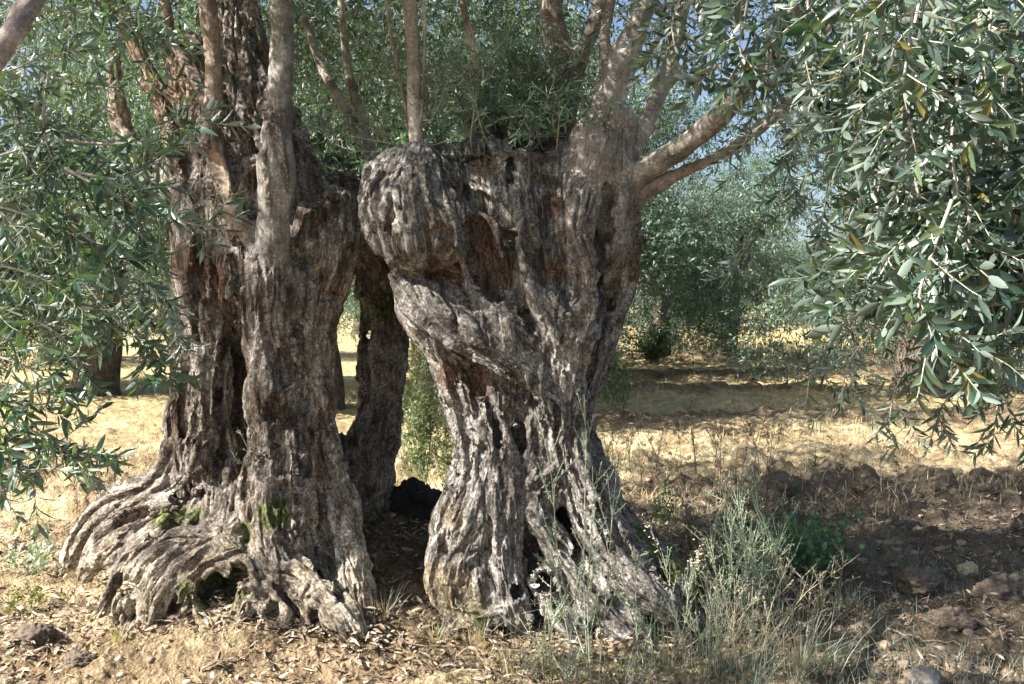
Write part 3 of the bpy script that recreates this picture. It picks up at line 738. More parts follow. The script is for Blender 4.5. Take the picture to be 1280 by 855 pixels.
def toneL(V, n1, G):
    x, y, z = V.T
    f = fbm(x*3.2+9, y*3.2, z*2.2, 3, 71); g = fbm(x*9, y*9, z*6, 3, 72)
    c = np.tile(np.array((0.205, 0.18, 0.158)), (len(V), 1))
    c = lerp(c, (0.31, 0.28, 0.25), sstep(0.46, 0.62, f))
    c = lerp(c, (0.13, 0.085, 0.055), sstep(0.55, 0.68, g)*.75)
    c = lerp(c, (0.38, 0.345, 0.30), sstep(0.55, 0.72, n1)*.8)
    c = lerp(c, (0.10, 0.075, 0.06), sstep(0.44, 0.30, n1)*.7)
    low = sstep(0.75, 0.25, z)*sstep(.35, .6, g+.25*f)
    c = lerp(c, (0.40, 0.35, 0.275), low*.8)
    c = lerp(c, (0.27, 0.235, 0.205), splat(V, [(470, 380, 5.6, 40), (470, 480, 5.6, 40), (470, 580, 5.6, 40)])*.8)
    c = lerp(c, (0.17, 0.10, 0.06), splat(V, [(205, 130, 5.2, 60), (250, 330, 4.95, 40), (280, 360, 4.95, 40), (305, 280, 4.75, 26)])*.7)
    c = lerp(c, (0.095, 0.125, 0.028), splat(V, [(212, 640, 4.6, 24), (318, 655, 4.52, 16), (318, 668, 4.5, 14), (250, 648, 4.6, 16), (278, 745, 4.40, 34), (345, 640, 4.5, 26), (240, 735, 4.4, 20), (310, 750, 4.36, 16), (335, 725, 4.4, 12), (270, 715, 4.45, 18), (478, 385, 5.6, 20)])*.85)
    return c*(0.8+.4*vnoise(x*40, y*40, z*30, 75))[:, None]
OUTL = build_tree_parts(sc, toneL, M_BARK, treeL, baseL, extra=LIM)

lim = lambda rows, tree, base, **k: limb(k.pop('name', 'limb'), rows, tree, base, **k)
# corner limb that leads over the frame towards the hanging branches
lim([(190, -280, 4.6, 9), (120, -160, 3.6, 12), (55, -30, 2.9, 14), (28, 20, 2.75, 14), (0, 66, 2.7, 13), (-60, 150, 2.7, 11), (-140, 230, 2.8, 7)], treeL, baseL, seed=8, tone=(0.26, 0.22, 0.20), k=20)

# hanging branches of the left tree (px, py, depth)
def hang(tree, base, lst, rng, leaf, droop, R=0.006, tl=0.22, seg=1, gain=1.0, old=0.03, fruits=0, dens=1.0, **kw):
    for i in range(0, len(lst), seg):
        s = Spray(rng)
        for rows in lst[i:i+seg]:
            P = np.array([W(*r) for r in rows]); L = np.linalg.norm(np.diff(P, axis=0), axis=1).sum()
            s.branch(P, R, max(3, int(L*16*dens)), tl, leaf, droop, gain=gain, old=old, **kw)
        s.build(tree, base, fruits=fruits if i % 4 == 0 else 0)
LB = [
 [(-90, 60, 2.8), (10, 90, 2.9), (70, 70, 3.0), (130, 60, 3.05)],
 [(-60, -20, 3.1), (60, 10, 3.3), (140, 20, 3.4), (205, 40, 3.5)],
 [(60, -60, 3.2), (130, -10, 3.3), (190, 50, 3.4), (220, 105, 3.4)],
 [(100, -60, 3.6), (160, 10, 3.7), (200, 20, 3.7), (240, 45, 3.7)],
 [(-90, 150, 2.8), (0, 105, 2.9), (40, 160, 3.0), (45, 230, 3.0)],
 [(-60, 210, 2.9), (30, 190, 3.0), (90, 160, 3.1), (140, 180, 3.1)],
 [(75, 90, 3.0), (68, 150, 3.0), (80, 200, 3.0), (110, 245, 3.0)],
 [(90, 175, 3.0), (160, 180, 3.0), (220, 168, 3.0), (276, 148, 3.0)],
 [(110, 215, 2.9), (170, 225, 2.9), (205, 205, 2.9), (245, 175, 2.9)],
 [(30, 170, 3.0), (80, 240, 3.0), (150, 265, 3.0), (215, 280, 3.0)],
 [(95, 210, 2.9), (150, 240, 2.9), (215, 270, 2.9), (295, 288, 2.9)],
 [(-80, 250, 2.8), (20, 260, 2.9), (90, 290, 2.9), (150, 330, 2.9)],
 [(-60, 200, 3.1), (20, 270, 3.1), (60, 330, 3.1), (80, 400, 3.1)],
 [(90, 270, 2.9), (140, 310, 2.9), (190, 350, 2.9), (250, 395, 2.9)],
 [(-80, 330, 2.8), (0, 330, 2.9), (70, 350, 2.9), (130, 400, 2.9)],
 [(60, 290, 3.1), (130, 330, 3.1), (180, 390, 3.1), (215, 440, 3.1)],
 [(-60, 360, 3.0), (30, 390, 3.0), (90, 420, 3.0), (125, 470, 3.0)],
 [(100, 330, 3.1), (150, 390, 3.1), (190, 430, 3.1), (225, 485, 3.1)],
 [(-80, 420, 2.8), (-10, 440, 2.9), (50, 460, 2.9), (95, 500, 2.9)],
 [(-60, 470, 2.9), (0, 490, 2.9), (50, 505, 2.9), (90, 520, 2.9)],
 [(-70, 520, 2.9), (10, 560, 2.9), (70, 560, 2.9), (125, 570, 2.9)],
 [(-80, 470, 3.0), (-20, 530, 3.0), (10, 580, 3.0), (5, 620, 3.0)],
 [(-90, 280, 3.3), (0, 300, 3.4), (110, 300, 3.4), (200, 320, 3.4)],
 [(-40, 500, 2.9), (40, 530, 2.9), (90, 560, 2.9), (150, 575, 2.9)], [(-60, 520, 2.8), (0, 560, 2.8), (40, 590, 2.8), (60, 600, 2.8)],
 [(-90, 90, 3.6), (10, 60, 3.7), (90, 100, 3.8), (150, 110, 3.8)],
 [(-90, 380, 3.3), (0, 350, 3.4), (90, 370, 3.4), (160, 430, 3.4)],
 [(40, 120, 3.3), (120, 180, 3.4), (170, 260, 3.4), (200, 330, 3.4)],
]
rg = np.random.default_rng(21)
LB = [[(x-14, y, d) for x, y, d in r] for r in LB]
hang(treeL, baseL, LB, rg, 0.062, 0.20, R=0.0055, tl=0.165, fruits=1, dens=1.5, gain=1.15, wide=.22)
# short leafy twigs on the left trunk
s = Spray(rg)
for a, b in (((318, 585, 4.60), (300, 540, 4.55)), ((320, 590, 4.6), (318, 500, 4.55)), ((318, 590, 4.6), (330, 540, 4.5)), ((316, 585, 4.6), (292, 575, 4.5))):
    s.branch(np.array([W(*a), (W(*a)+W(*b))/2+np.array([.01, -.01, 0]), W(*b)]), 0.0025, 4, 0.06, 0.028, 0.0, spread=.6, step=0.012)
tag(s.build(treeL, baseL, name='sucker_shoot'), 'thin green shoot sprouting from the split in the trunk')
# crown above the frame, with unseen blobs added to shade the right-hand ground
V, Q, C = crown_mesh(np.random.default_rng(5), [(-1.9, 5.2, 4.5, 1.2), (-2.8, 4.8, 4.4, 1.0), (-0.8, 5.4, 4.4, 1.1), (-2.4, 4.0, 4.6, .9), (-1.2, 4.3, 4.4, .9), (-2.2, 6.2, 4.3, 1.2), (-1.1, 6.6, 4.2, 1.2), (-1.4, 3.7, 4.5, .9), (-0.4, 4.4, 4.4, .9), (-1.5, 7.8, 4.3, 1.2), (-2.8, 7.4, 4.3, 1.1), (-0.6, 3.6, 4.4, .8), (-3.2, 6.2, 4.4, 1.1), (-2.0, 8.4, 4.2, 1.1), (-2.0, 2.8, 4.5, .8), (-1.3, 2.5, 4.5, .8), (-0.6, 2.4, 4.5, .7), (-2.9, 2.4, 4.5, .9), (-2.2, 2.0, 4.5, .7)], 180000, 0.062, gap=.40)
V2, Q2, C2 = crown_mesh(np.random.default_rng(15), [(-5.6, 3.3, 4.3, 1.1), (-4.6, 2.7, 4.4, 1.0), (-6.2, 4.3, 4.2, 1.0), (-5.0, 4.3, 4.5, .9), (-4.0, 3.4, 4.6, .8)], 34000, 0.064, gap=.50)  # unseen far-left blobs added to dapple the left roots and ground
make_mesh('crown', np.vstack([V, V2]), np.vstack([Q, Q2+len(V)]), M_FARLEAF, np.vstack([C, C2]), smooth=False, parent=treeL, base=baseL)

# ================================================================== RIGHT OLIVE TREE
rngR = np.random.default_rng(12)
baseR = P3(0.05, 4.9)
treeR = tag(empty('olive_tree', baseR), 'ancient grey olive in the centre leaning right with a rounded burl under its sawn top', 'tree', 'ancient olives in front')
sc = Sculpt((-0.95, 3.95, -0.3), (1.45, 5.75, 3.6), 0.0125); LIM = {}
st = lambda rows, k=0.022, **kw: sc.strand(rows, k=k, rng=rngR, **kw)
core([(660, 780, 4.95, 84), (655, 700, 5.0, 86), (655, 620, 5.04, 64), (650, 540, 5.05, 54), (650, 460, 5.05, 62), (645, 380, 5.02, 88), (640, 300, 5.02, 96), (625, 235, 5.05, 72)], flat=1.1)
core([(560, 260, 4.98, 60), (560, 330, 4.98, 48), (590, 420, 4.98, 44)])
core([(745, 250, 5.02, 40), (732, 350, 5.02, 38), (708, 440, 5.0, 26)])
st([(522, 335, 4.80, 34), (545, 400, 4.77, 34), (576, 460, 4.74, 30), (598, 520, 4.72, 30), (604, 580, 4.70, 34), (586, 650, 4.64, 40), (576, 705, 4.57, 34), (575, 755, 4.5, 26)])
st([(508, 330, 4.85, 14), (530, 400, 4.83, 14), (554, 460, 4.82, 14), (574, 520, 4.82, 14), (582, 590, 4.78, 15), (562, 650, 4.7, 20), (548, 700, 4.62, 16)], k=.015)
st([(512, 345, 4.72, 24), (548, 392, 4.60, 32), (590, 422, 4.55, 29), (632, 450, 4.53, 24), (666, 474, 4.53, 20), (688, 508, 4.55, 20), (698, 565, 4.57, 22), (690, 620, 4.55, 18)], k=.018)
st([(560, 360, 4.66, 28), (610, 400, 4.60, 28), (655, 435, 4.58, 26)], k=.02)
st([(645, 215, 4.72, 26), (655, 280, 4.62, 20), (660, 330, 4.58, 17), (676, 380, 4.57, 18), (700, 430, 4.58, 22), (706, 490, 4.6, 24)], k=.016)
st([(742, 180, 4.80, 34), (730, 240, 4.70, 27), (716, 290, 4.63, 23), (727, 340, 4.61, 21), (726, 400, 4.61, 19), (716, 460, 4.61, 19), (708, 530, 4.61, 22), (706, 600, 4.58, 26)], k=.012, calm=(.5, .12), tone=(0.30, 0.27, 0.24))
st([(760, 160, 4.85, 34), (764, 220, 4.82, 27), (768, 270, 4.78, 23), (766, 305, 4.76, 21), (762, 335, 4.78, 14)], k=.012, calm=(.5, .4), tone=(0.29, 0.255, 0.215))
st([(782, 235, 4.9, 14), (774, 300, 4.95, 22), (762, 360, 4.95, 22), (748, 420, 4.92, 20), (730, 490, 4.86, 16), (728, 560, 4.82, 20), (755, 620, 4.76, 26), (785, 670, 4.70, 26), (818, 708, 4.62, 24), (848, 742, 4.54, 20), (880, 790, 4.46, 12)], k=.018)
st([(690, 590, 4.58, 17), (666, 622, 4.53, 18), (688, 668, 4.5, 19), (714, 710, 4.47, 21), (744, 745, 4.42, 23), (784, 785, 4.37, 20), (822, 825, 4.32, 12)], k=.015)
st([(664, 604, 4.50, 10), (686, 590, 4.46, 10)], k=.012)
st([(716, 560, 4.58, 26), (735, 630, 4.53, 27), (765, 690, 4.48, 27), (800, 732, 4.42, 26), (838, 762, 4.40, 20), (862, 800, 4.37, 11)], k=.015)
st([(760, 640, 4.62, 20), (800, 690, 4.58, 20), (835, 712, 4.60, 16), (872, 735, 4.62, 10)], k=.015)
st([(622, 480, 4.70, 30), (628, 560, 4.66, 32), (624, 640, 4.59, 36), (630, 700, 4.53, 36), (640, 750, 4.46, 26), (648, 780, 4.44, 12)])
st([(655, 500, 4.66, 20), (668, 560, 4.63, 22), (655, 620, 4.6, 22)], k=.015)
st([(582, 650, 4.62, 32), (556, 712, 4.53, 22), (556, 748, 4.48, 19), (582, 772, 4.44, 15), (612, 765, 4.42, 13), (660, 775, 4.40, 9)], k=.015)
st([(600, 720, 4.5, 24), (598, 760, 4.45, 18), (570, 785, 4.42, 8)], k=.015)
st([(690, 730, 4.46, 22), (700, 765, 4.42, 18), (730, 800, 4.36, 12)], k=.015)
# smooth limbs fanning from the right shoulder
TA, TB, TC = (0.29, 0.275, 0.255), (0.23, 0.21, 0.185), (0.31, 0.285, 0.25)
limb_strand(('limb', 1, 'thickest smooth limb, forking as it rises'), [(724, 330, 4.68, 16), (730, 280, 4.71, 20), (738, 235, 4.76, 23), (746, 190, 4.82, 25), (753, 145, 4.84, 24), (768, 100, 4.82, 23), (788, 55, 4.8, 20), (808, 5, 4.76, 17), (822, -45, 4.73, 15)], TA, calm=(.35, 1), ext=[(816, -25, 4.74, 15.5), (830, -80, 4.7, 14), (860, -240, 4.6, 8)])
limb_strand(('limb', 2), [(764, 112, 4.82, 13), (757, 75, 4.82, 9.5), (757, 40, 4.84, 8.5), (765, 0, 4.86, 8), (775, -45, 4.88, 7)], (0.31, 0.26, 0.225), calm=(.8, 1))
limb_strand(('limb', 3), [(765, 285, 4.80, 20), (776, 250, 4.84, 17), (790, 222, 4.82, 17), (815, 207, 4.74, 17), (845, 189, 4.6, 16), (880, 162, 4.45, 14.5), (912, 132, 4.3, 13.5)], TB, calm=(.4, 1), ext=[(900, 143, 4.36, 13.2), (912, 132, 4.3, 13), (960, 70, 4.05, 12), (1030, -60, 3.5, 11), (1120, -220, 2.7, 10), (1190, -330, 2.2, 7)])
limb_strand(('limb', 4), [(785, 268, 4.88, 13), (804, 244, 4.85, 11), (850, 217, 4.72, 9.5), (890, 198, 4.62, 8.5), (925, 180, 4.5, 8)], (0.23, 0.195, 0.175), calm=(.6, 1), ext=[(915, 185, 4.54, 7.9), (925, 180, 4.5, 7.8), (990, 120, 4.3, 7), (1050, 10, 3.8, 6)])
limb_strand(('limb', 5), [(768, 230, 4.98, 16), (786, 196, 5.08, 14.5), (804, 160, 5.15, 14), (822, 120, 5.18, 13.5), (838, 75, 5.2, 12), (850, 25, 5.2, 10.5), (862, -35, 5.2, 9)], TC, calm=(.6, 1), ext=[(858, -15, 5.2, 9.2), (870, -60, 5.2, 8.5), (900, -200, 5.2, 6)])
limb_strand(('limb', 6), [(702, 215, 5.15, 21), (706, 150, 5.25, 20), (712, 100, 5.3, 19), (697, 55, 5.35, 16), (689, 10, 5.35, 15), (685, -40, 5.38, 13)], (0.155, 0.13, 0.115), calm=(.3, .9), ext=[(686, -25, 5.38, 13), (684, -60, 5.4, 12), (670, -200, 5.4, 7)])
limb_strand(('limb', 7), [(712, 110, 5.3, 15), (728, 65, 5.28, 13.5), (746, 25, 5.25, 12.5), (760, -25, 5.21, 11)], (0.165, 0.14, 0.125), calm=(.6, 1), ext=[(756, -12, 5.22, 11), (762, -30, 5.2, 10), (800, -160, 5.2, 7)])
sc.strand([(612, 230, 5.3, 28), (606, 150, 5.35, 28), (604, 118, 5.35, 28), (603, 108, 5.35, 27)], k=.02, rng=rngR, calm=(.1, .3), tone=(0.24, 0.19, 0.14), part=('sawn_stub', 8, 'short sawn stub behind the leafy top'))
# sawn top: plates of old wood round a hollow
st([(560, 198, 4.82, 20), (572, 250, 4.74, 24), (590, 310, 4.70, 24), (600, 360, 4.68, 22)], k=.015)
st([(600, 190, 4.74, 20), (604, 222, 4.72, 22), (612, 262, 4.70, 18)], k=.01)
st([(630, 205, 4.78, 20), (628, 262, 4.68, 17), (632, 310, 4.66, 15), (622, 350, 4.66, 13)], k=.012)
st([(690, 208, 4.80, 22), (690, 262, 4.70, 14), (696, 300, 4.66, 11), (690, 335, 4.66, 10)], k=.012)
st([(708, 195, 4.80, 18), (708, 240, 4.74, 13), (704, 280, 4.70, 10)], k=.012)
st([(570, 200, 5.2, 22), (640, 196, 5.35, 24), (705, 200, 5.25, 22)])
# burl
for r in ([(472, 222, 4.64, 20), (470, 262, 4.58, 26), (482, 305, 4.58, 20)], [(522, 205, 4.66, 28), (516, 245, 4.55, 40), (516, 290, 4.52, 42), (522, 312, 4.56, 28)],
          [(548, 240, 4.60, 20), (554, 272, 4.52, 32), (552, 302, 4.52, 36), (546, 316, 4.56, 24)], [(496, 215, 4.70, 32), (496, 262, 4.60, 40), (504, 306, 4.58, 32)], [(530, 240, 4.72, 44), (530, 300, 4.68, 46)]):
    sc.strand(r, k=.016, rng=rngR, jit=.06)
carv = (([(571, 238, 10), (578, 238, 8)], .05, .012), ([(592, 285, 11), (604, 320, 13), (614, 352, 14), (618, 372, 11)], .03, .015), ([(596, 250, 7), (622, 262, 6), (640, 290, 6)], .015, .012),
 ([(675, 225, 7), (679, 265, 8), (682, 300, 6)], .03, .012), ([(674, 320, 7), (680, 345, 10), (690, 356, 9)], .03, .012), ([(640, 300, 7), (636, 340, 9), (640, 365, 8)], .02, .012),
 ([(654, 345, 4), (662, 385, 5)], .01, .01), ([(655, 398, 8), (662, 408, 7)], .03, .012), ([(702, 300, 6), (708, 345, 6), (704, 390, 5)], .015, .012),
 ([(556, 437, 4), (578, 444, 8), (604, 458, 10), (630, 474, 9), (652, 490, 7), (668, 500, 4)], .03, .012), ([(590, 470, 9), (598, 490, 6)], .015, .012),
 ([(620, 532, 8), (622, 552, 9)], .035, .012), ([(648, 540, 9), (654, 558, 9)], .035, .012), ([(604, 560, 4), (600, 600, 4)], .01, .01), ([(560, 545, 6), (566, 580, 7), (560, 600, 6)], .03, .012),
 ([(650, 655, 6), (657, 675, 11), (668, 700, 12), (684, 728, 11), (694, 742, 7)], .05, .012), ([(700, 640, 5), (722, 690, 5), (752, 735, 6)], .015, .01), ([(742, 600, 5), (752, 640, 6), (772, 680, 5)], .02, .01),
 ([(612, 650, 5), (610, 700, 6), (614, 735, 7)], .015, .01), ([(645, 740, 7)], .02, .01), ([(755, 235, 5), (757, 260, 7), (757, 290, 7), (754, 320, 6), (750, 360, 5)], .02, .008), ([(770, 345, 8), (764, 375, 7)], .02, .012), ([(745, 420, 4), (738, 470, 4)], .015, .01),
 ([(500, 338, 5), (520, 349, 6), (545, 349, 6), (566, 338, 6), (584, 318, 7)], .012, .008), ([(488, 240, 3), (490, 270, 3), (482, 300, 3)], .008, .008), ([(545, 292, 5), (562, 292, 5)], .012, .008), ([(640, 205, 5), (640, 230, 4)], .03, .01), ([(590, 200, 4), (586, 240, 4)], .02, .01))
sc.folds(rngR, 60, 'rope', 5, 10)
sc.folds(rngR, 50, 'cleft', 3, 6)
sc.carve_abs([(640, 165, 5.02, 50), (640, 225, 5.0, 44), (640, 290, 4.96, 28), (632, 345, 4.9, 14)])
sc.carve_abs([(668, 180, 4.8, 12), (668, 212, 4.82, 9)])
sc.carve_abs([(582, 178, 4.76, 9), (582, 208, 4.8, 7)])
sc.carve_abs([(648, 182, 4.76, 10), (646, 205, 4.8, 7)])
for rows, dp, k in carv: sc.carve([(p[0], p[1], p[2]*(1.65 if p[1] < 400 else 1.4)) for p in rows], dp*1.2, k*.7)
def toneR(V, n1, G):
    x, y, z = V.T
    f = fbm(x*3.2, y*3.2, z*2.0, 3, 81); g = fbm(x*8, y*8, z*5, 3, 82)
    c = np.tile(np.array((0.185, 0.174, 0.162)), (len(V), 1))
    c = lerp(c, (0.30, 0.285, 0.265), sstep(0.46, 0.60, f))
    c = lerp(c, (0.115, 0.10, 0.088), sstep(0.54, 0.68, g)*.7)
    c = lerp(c, (0.42, 0.40, 0.37), sstep(0.54, 0.72, n1)*.85)
    c = lerp(c, (0.095, 0.08, 0.072), sstep(0.45, 0.30, n1)*.75)
    pale = splat(V, [(720, 280, 4.62, 26), (728, 340, 4.6, 26), (726, 400, 4.6, 22), (735, 220, 4.7, 34), (745, 170, 4.8, 40), (775, 280, 4.75, 24), (676, 380, 4.57, 18), (722, 450, 4.6, 20), (765, 220, 4.8, 24)])
    c = lerp(c, (0.31, 0.275, 0.235), pale*.8)
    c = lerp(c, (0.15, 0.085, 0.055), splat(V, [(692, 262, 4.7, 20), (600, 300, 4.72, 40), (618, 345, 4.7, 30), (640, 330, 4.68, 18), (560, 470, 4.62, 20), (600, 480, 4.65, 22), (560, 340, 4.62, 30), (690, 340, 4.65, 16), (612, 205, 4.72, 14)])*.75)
    c = lerp(c, (0.25, 0.205, 0.14), splat(V, [(550, 285, 4.55, 34), (565, 330, 4.6, 20), (560, 740, 4.5, 44), (610, 215, 4.72, 24), (790, 330, 4.9, 30)])*.7)
    c = lerp(c, (0.36, 0.30, 0.20), splat(V, [(556, 735, 4.48, 40), (590, 770, 4.42, 26), (575, 645, 4.62, 30)])*.6)
    c = lerp(c, (0.095, 0.12, 0.026), splat(V, [(810, 690, 4.62, 18), (835, 712, 4.6, 24), (868, 736, 4.6, 22), (700, 765, 4.42, 14), (600, 772, 4.42, 10), (795, 668, 4.62, 12), (760, 215, 4.78, 14)])*.85)
    return c*(0.8+.4*vnoise(x*40, y*40, z*30, 85))[:, None]
OUTR = build_tree_parts(sc, toneR, M_BARK, treeR, baseR, extra=LIM)

tag(lim([(524, 222, 4.72, 12), (522, 190, 4.72, 9.5), (518, 140, 4.72, 9), (517, 80, 4.72, 9), (514, 30, 4.72, 8.2), (511, -40, 4.72, 7), (505, -160, 4.7, 4)], treeR, baseR, tone=(0.36, 0.325, 0.275), seed=19, k=16, name='shoot'), 'straight pale shoot growing from the burl')
lim([(603, 135, 5.2, 6), (602, 118, 5.15, 5.5), (594, 70, 5.1, 4.6), (582, 20, 5.05, 4.2), (572, -30, 5.0, 3.5)], treeR, baseR, tone=(0.36, 0.31, 0.25), seed=20, k=12, name='shoot')
for rows, sd in (([(520, 195, 4.78, 3), (500, 100, 4.8, 3), (488, 40, 4.8, 2.6), (482, -10, 4.8, 2)], 21), ([(523, 190, 4.70, 2.6), (529, 110, 4.7, 2.4), (531, 40, 4.7, 2.2), (528, -20, 4.7, 1.8)], 22),
                 ([(488, 222, 5.3, 8), (470, 205, 5.4, 7), (445, 160, 5.5, 6.5), (420, 115, 5.6, 6), (402, 85, 5.7, 5), (380, 20, 5.8, 4)], 23), ([(470, 205, 5.4, 6), (455, 160, 5.5, 6), (438, 100, 5.6, 5.5), (430, 50, 5.6, 4.5), (426, 0, 5.6, 4)], 24)):
    lim(rows, treeR, baseR, tone=(0.30, 0.27, 0.22), seed=sd, k=10, name='shoot')

# bushy young growth on top of the trunk
rg = np.random.default_rng(31)
TOP = []
for i in range(27):
    x = rg.uniform(535, 735); y = rg.uniform(140, 190); d = rg.uniform(4.62, 5.2)
    TOP.append([(x, y+18, d+.1), (x+rg.normal(0, 8), y-10, d), (x+rg.normal(0, 42), y-rg.uniform(15, 95), d-rg.uniform(-.05, .3))])
for i in range(16):
    x = rg.uniform(625, 700); d = rg.uniform(4.9, 5.2)
    TOP.append([(x, 170, d), (x+rg.normal(0, 10), 120, d), (x+rg.normal(-5, 22), rg.uniform(40, 90), d)])
hang(treeR, baseR, TOP, rg, 0.058, 0.10, R=0.003, tl=0.17, seg=8, dens=1.0, gain=1.9)
SIDE = [[(520, 185, 4.75), (480, 178, 4.7), (430, 168, 4.68), (378, 155, 4.65)], [(510, 190, 4.8), (470, 165, 4.8), (440, 140, 4.8)], [(500, 190, 4.9), (470, 190, 4.9), (430, 185, 4.9), (405, 170, 4.9)],
        [(522, 170, 4.75), (545, 140, 4.7), (560, 100, 4.7)], [(518, 150, 4.75), (495, 110, 4.75), (480, 70, 4.75)], [(530, 185, 4.7), (560, 175, 4.65), (580, 160, 4.65)], [(515, 160, 4.8), (540, 120, 4.8), (550, 60, 4.8)], [(470, 205, 5.3), (440, 190, 5.3), (400, 150, 5.3)]]
hang(treeR, baseR, SIDE, rg, 0.05, 0.10, R=0.003, tl=0.13, seg=1, dens=1.1)
# foliage round the middle limbs
MID = [[(770, 100, 4.8), (745, 90, 4.75), (715, 60, 4.7)], [(800, 40, 4.8), (780, 20, 4.7), (740, 30, 4.7)], [(775, 100, 4.8), (800, 95, 4.75), (815, 75, 4.7)], [(830, 100, 5.1), (800, 60, 5.0), (790, 10, 5.0)], [(690, 20, 5.3), (650, 30, 5.2), (620, 50, 5.2)], [(680, -20, 5.3), (640, 10, 5.2), (600, 30, 5.2)]]
hang(treeR, baseR, MID, rg, 0.055, 0.15, R=0.0035, tl=0.16, seg=1, dens=.7)

# curtain of hanging branches on the right
RB = [
 [(850, -90, 3.3), (860, -20, 3.3), (855, 40, 3.3), (868, 85, 3.3)],
 [(890, -90, 2.9), (905, -20, 2.9), (900, 50, 2.9), (885, 105, 2.9)],
 [(930, -90, 2.5), (935, -10, 2.5), (925, 60, 2.5), (940, 115, 2.5)],
 [(960, -90, 2.9), (975, 0, 2.9), (965, 60, 2.9), (960, 140, 2.9)],
 [(880, -60, 2.6), (850, 0, 2.7), (840, 30, 2.7), (845, 65, 2.7)],
 [(1000, -90, 2.4), (1010, 0, 2.4), (1005, 60, 2.4), (1020, 130, 2.4)],
 [(1040, -90, 2.6), (1050, 10, 2.6), (1060, 80, 2.6), (1050, 150, 2.6)],
 [(1085, -90, 2.2), (1090, 10, 2.2), (1075, 90, 2.2), (1080, 170, 2.2)],
 [(1130, -90, 2.0), (1140, 20, 2.0), (1130, 110, 2.0), (1145, 190, 2.0)],
 [(1180, -90, 2.3), (1190, 20, 2.3), (1200, 120, 2.3), (1190, 210, 2.3)],
 [(1230, -90, 2.0), (1240, 10, 2.0), (1230, 80, 2.0), (1245, 160, 2.0)],
 [(1290, -90, 2.2), (1285, 20, 2.2), (1270, 100, 2.2), (1290, 190, 2.2)],
 [(1150, 0, 2.2), (1125, 120, 2.2), (1120, 220, 2.2), (1130, 300, 2.2)],
 [(1120, 60, 2.5), (1100, 170, 2.5), (1090, 260, 2.5), (1075, 330, 2.5)],
 [(1200, 60, 2.0), (1190, 180, 2.0), (1200, 270, 2.0), (1185, 350, 2.0)],
 [(1260, 60, 2.1), (1250, 180, 2.1), (1240, 270, 2.1), (1260, 350, 2.1)],
 [(1310, 60, 2.0), (1300, 200, 2.0), (1290, 300, 2.0), (1300, 390, 2.0)],
 [(1140, 180, 2.1), (1150, 290, 2.1), (1130, 360, 2.1), (1145, 430, 2.1)],
 [(1110, 200, 2.5), (1080, 290, 2.5), (1060, 350, 2.5), (1050, 410, 2.5)],
 [(1150, 230, 2.3), (1110, 330, 2.3), (1085, 400, 2.3), (1090, 470, 2.3)],
 [(1210, 220, 2.0), (1210, 320, 2.0), (1190, 400, 2.0), (1185, 470, 2.0)],
 [(1190, 250, 1.9), (1150, 390, 1.9), (1160, 470, 1.9), (1195, 512, 1.9)],
 [(1270, 250, 2.1), (1260, 360, 2.1), (1240, 430, 2.1), (1250, 500, 2.1)],
 [(1320, 270, 2.0), (1310, 380, 2.0), (1290, 450, 2.0), (1290, 520, 2.0)],
 [(1170, 100, 2.8), (1140, 220, 2.8), (1110, 330, 2.8), (1100, 430, 2.8)],
 [(1230, 120, 2.7), (1230, 240, 2.7), (1215, 350, 2.7), (1225, 450, 2.7)],
 [(1290, 120, 2.7), (1290, 250, 2.7), (1280, 360, 2.7), (1275, 460, 2.7)],
 [(1100, -60, 3.2), (1110, 40, 3.2), (1140, 120, 3.2), (1160, 200, 3.2)],
 [(1210, -60, 3.0), (1220, 40, 3.0), (1230, 120, 3.0), (1235, 210, 3.0)],
]
RB2 = [
 [(1010, 40, 3.4), (990, 130, 3.4), (985, 200, 3.4), (1000, 260, 3.4)], [(960, 70, 3.8), (950, 140, 3.8), (930, 180, 3.8), (925, 215, 3.8)], [(1060, 100, 3.2), (1040, 200, 3.2), (1025, 290, 3.2), (1010, 340, 3.2)],
 [(1090, 150, 3.0), (1060, 260, 3.0), (1030, 330, 3.0), (1030, 390, 3.0)], [(1000, 200, 4.0), (970, 270, 4.0), (940, 300, 4.0), (905, 360, 4.0)],
 [(1120, 350, 3.4), (1090, 430, 3.4), (1060, 480, 3.4), (1050, 540, 3.4)], [(1180, 380, 3.2), (1150, 460, 3.2), (1120, 510, 3.2), (1110, 560, 3.2)], [(1240, 400, 3.2), (1220, 480, 3.2), (1180, 530, 3.2), (1160, 585, 3.2)], [(1300, 400, 3.2), (1280, 480, 3.2), (1250, 530, 3.2), (1240, 580, 3.2)], [(1320, 440, 3.0), (1310, 500, 3.0), (1290, 550, 3.0), (1280, 600, 3.0)], [(1090, 400, 3.6), (1060, 440, 3.6), (1030, 460, 3.6), (1015, 500, 3.6)],
]
rg = np.random.default_rng(41)
RB = [[(x, y-60*float(sstep(300, 500, y)), d) for x, y, d in r] for r in RB]
RB2 = [[(x, y-25*float(sstep(300, 500, y)), d) for x, y, d in r] for r in RB2]
hang(treeR, baseR, RB, rg, 0.060, 0.14, R=0.0045, tl=0.165, seg=1, dens=2.4, fruits=3, gain=0.85, wide=0.27, spread=1.1)
hang(treeR, baseR, RB2, rg, 0.06, 0.35, R=0.004, tl=0.17, seg=1, dens=1.1)
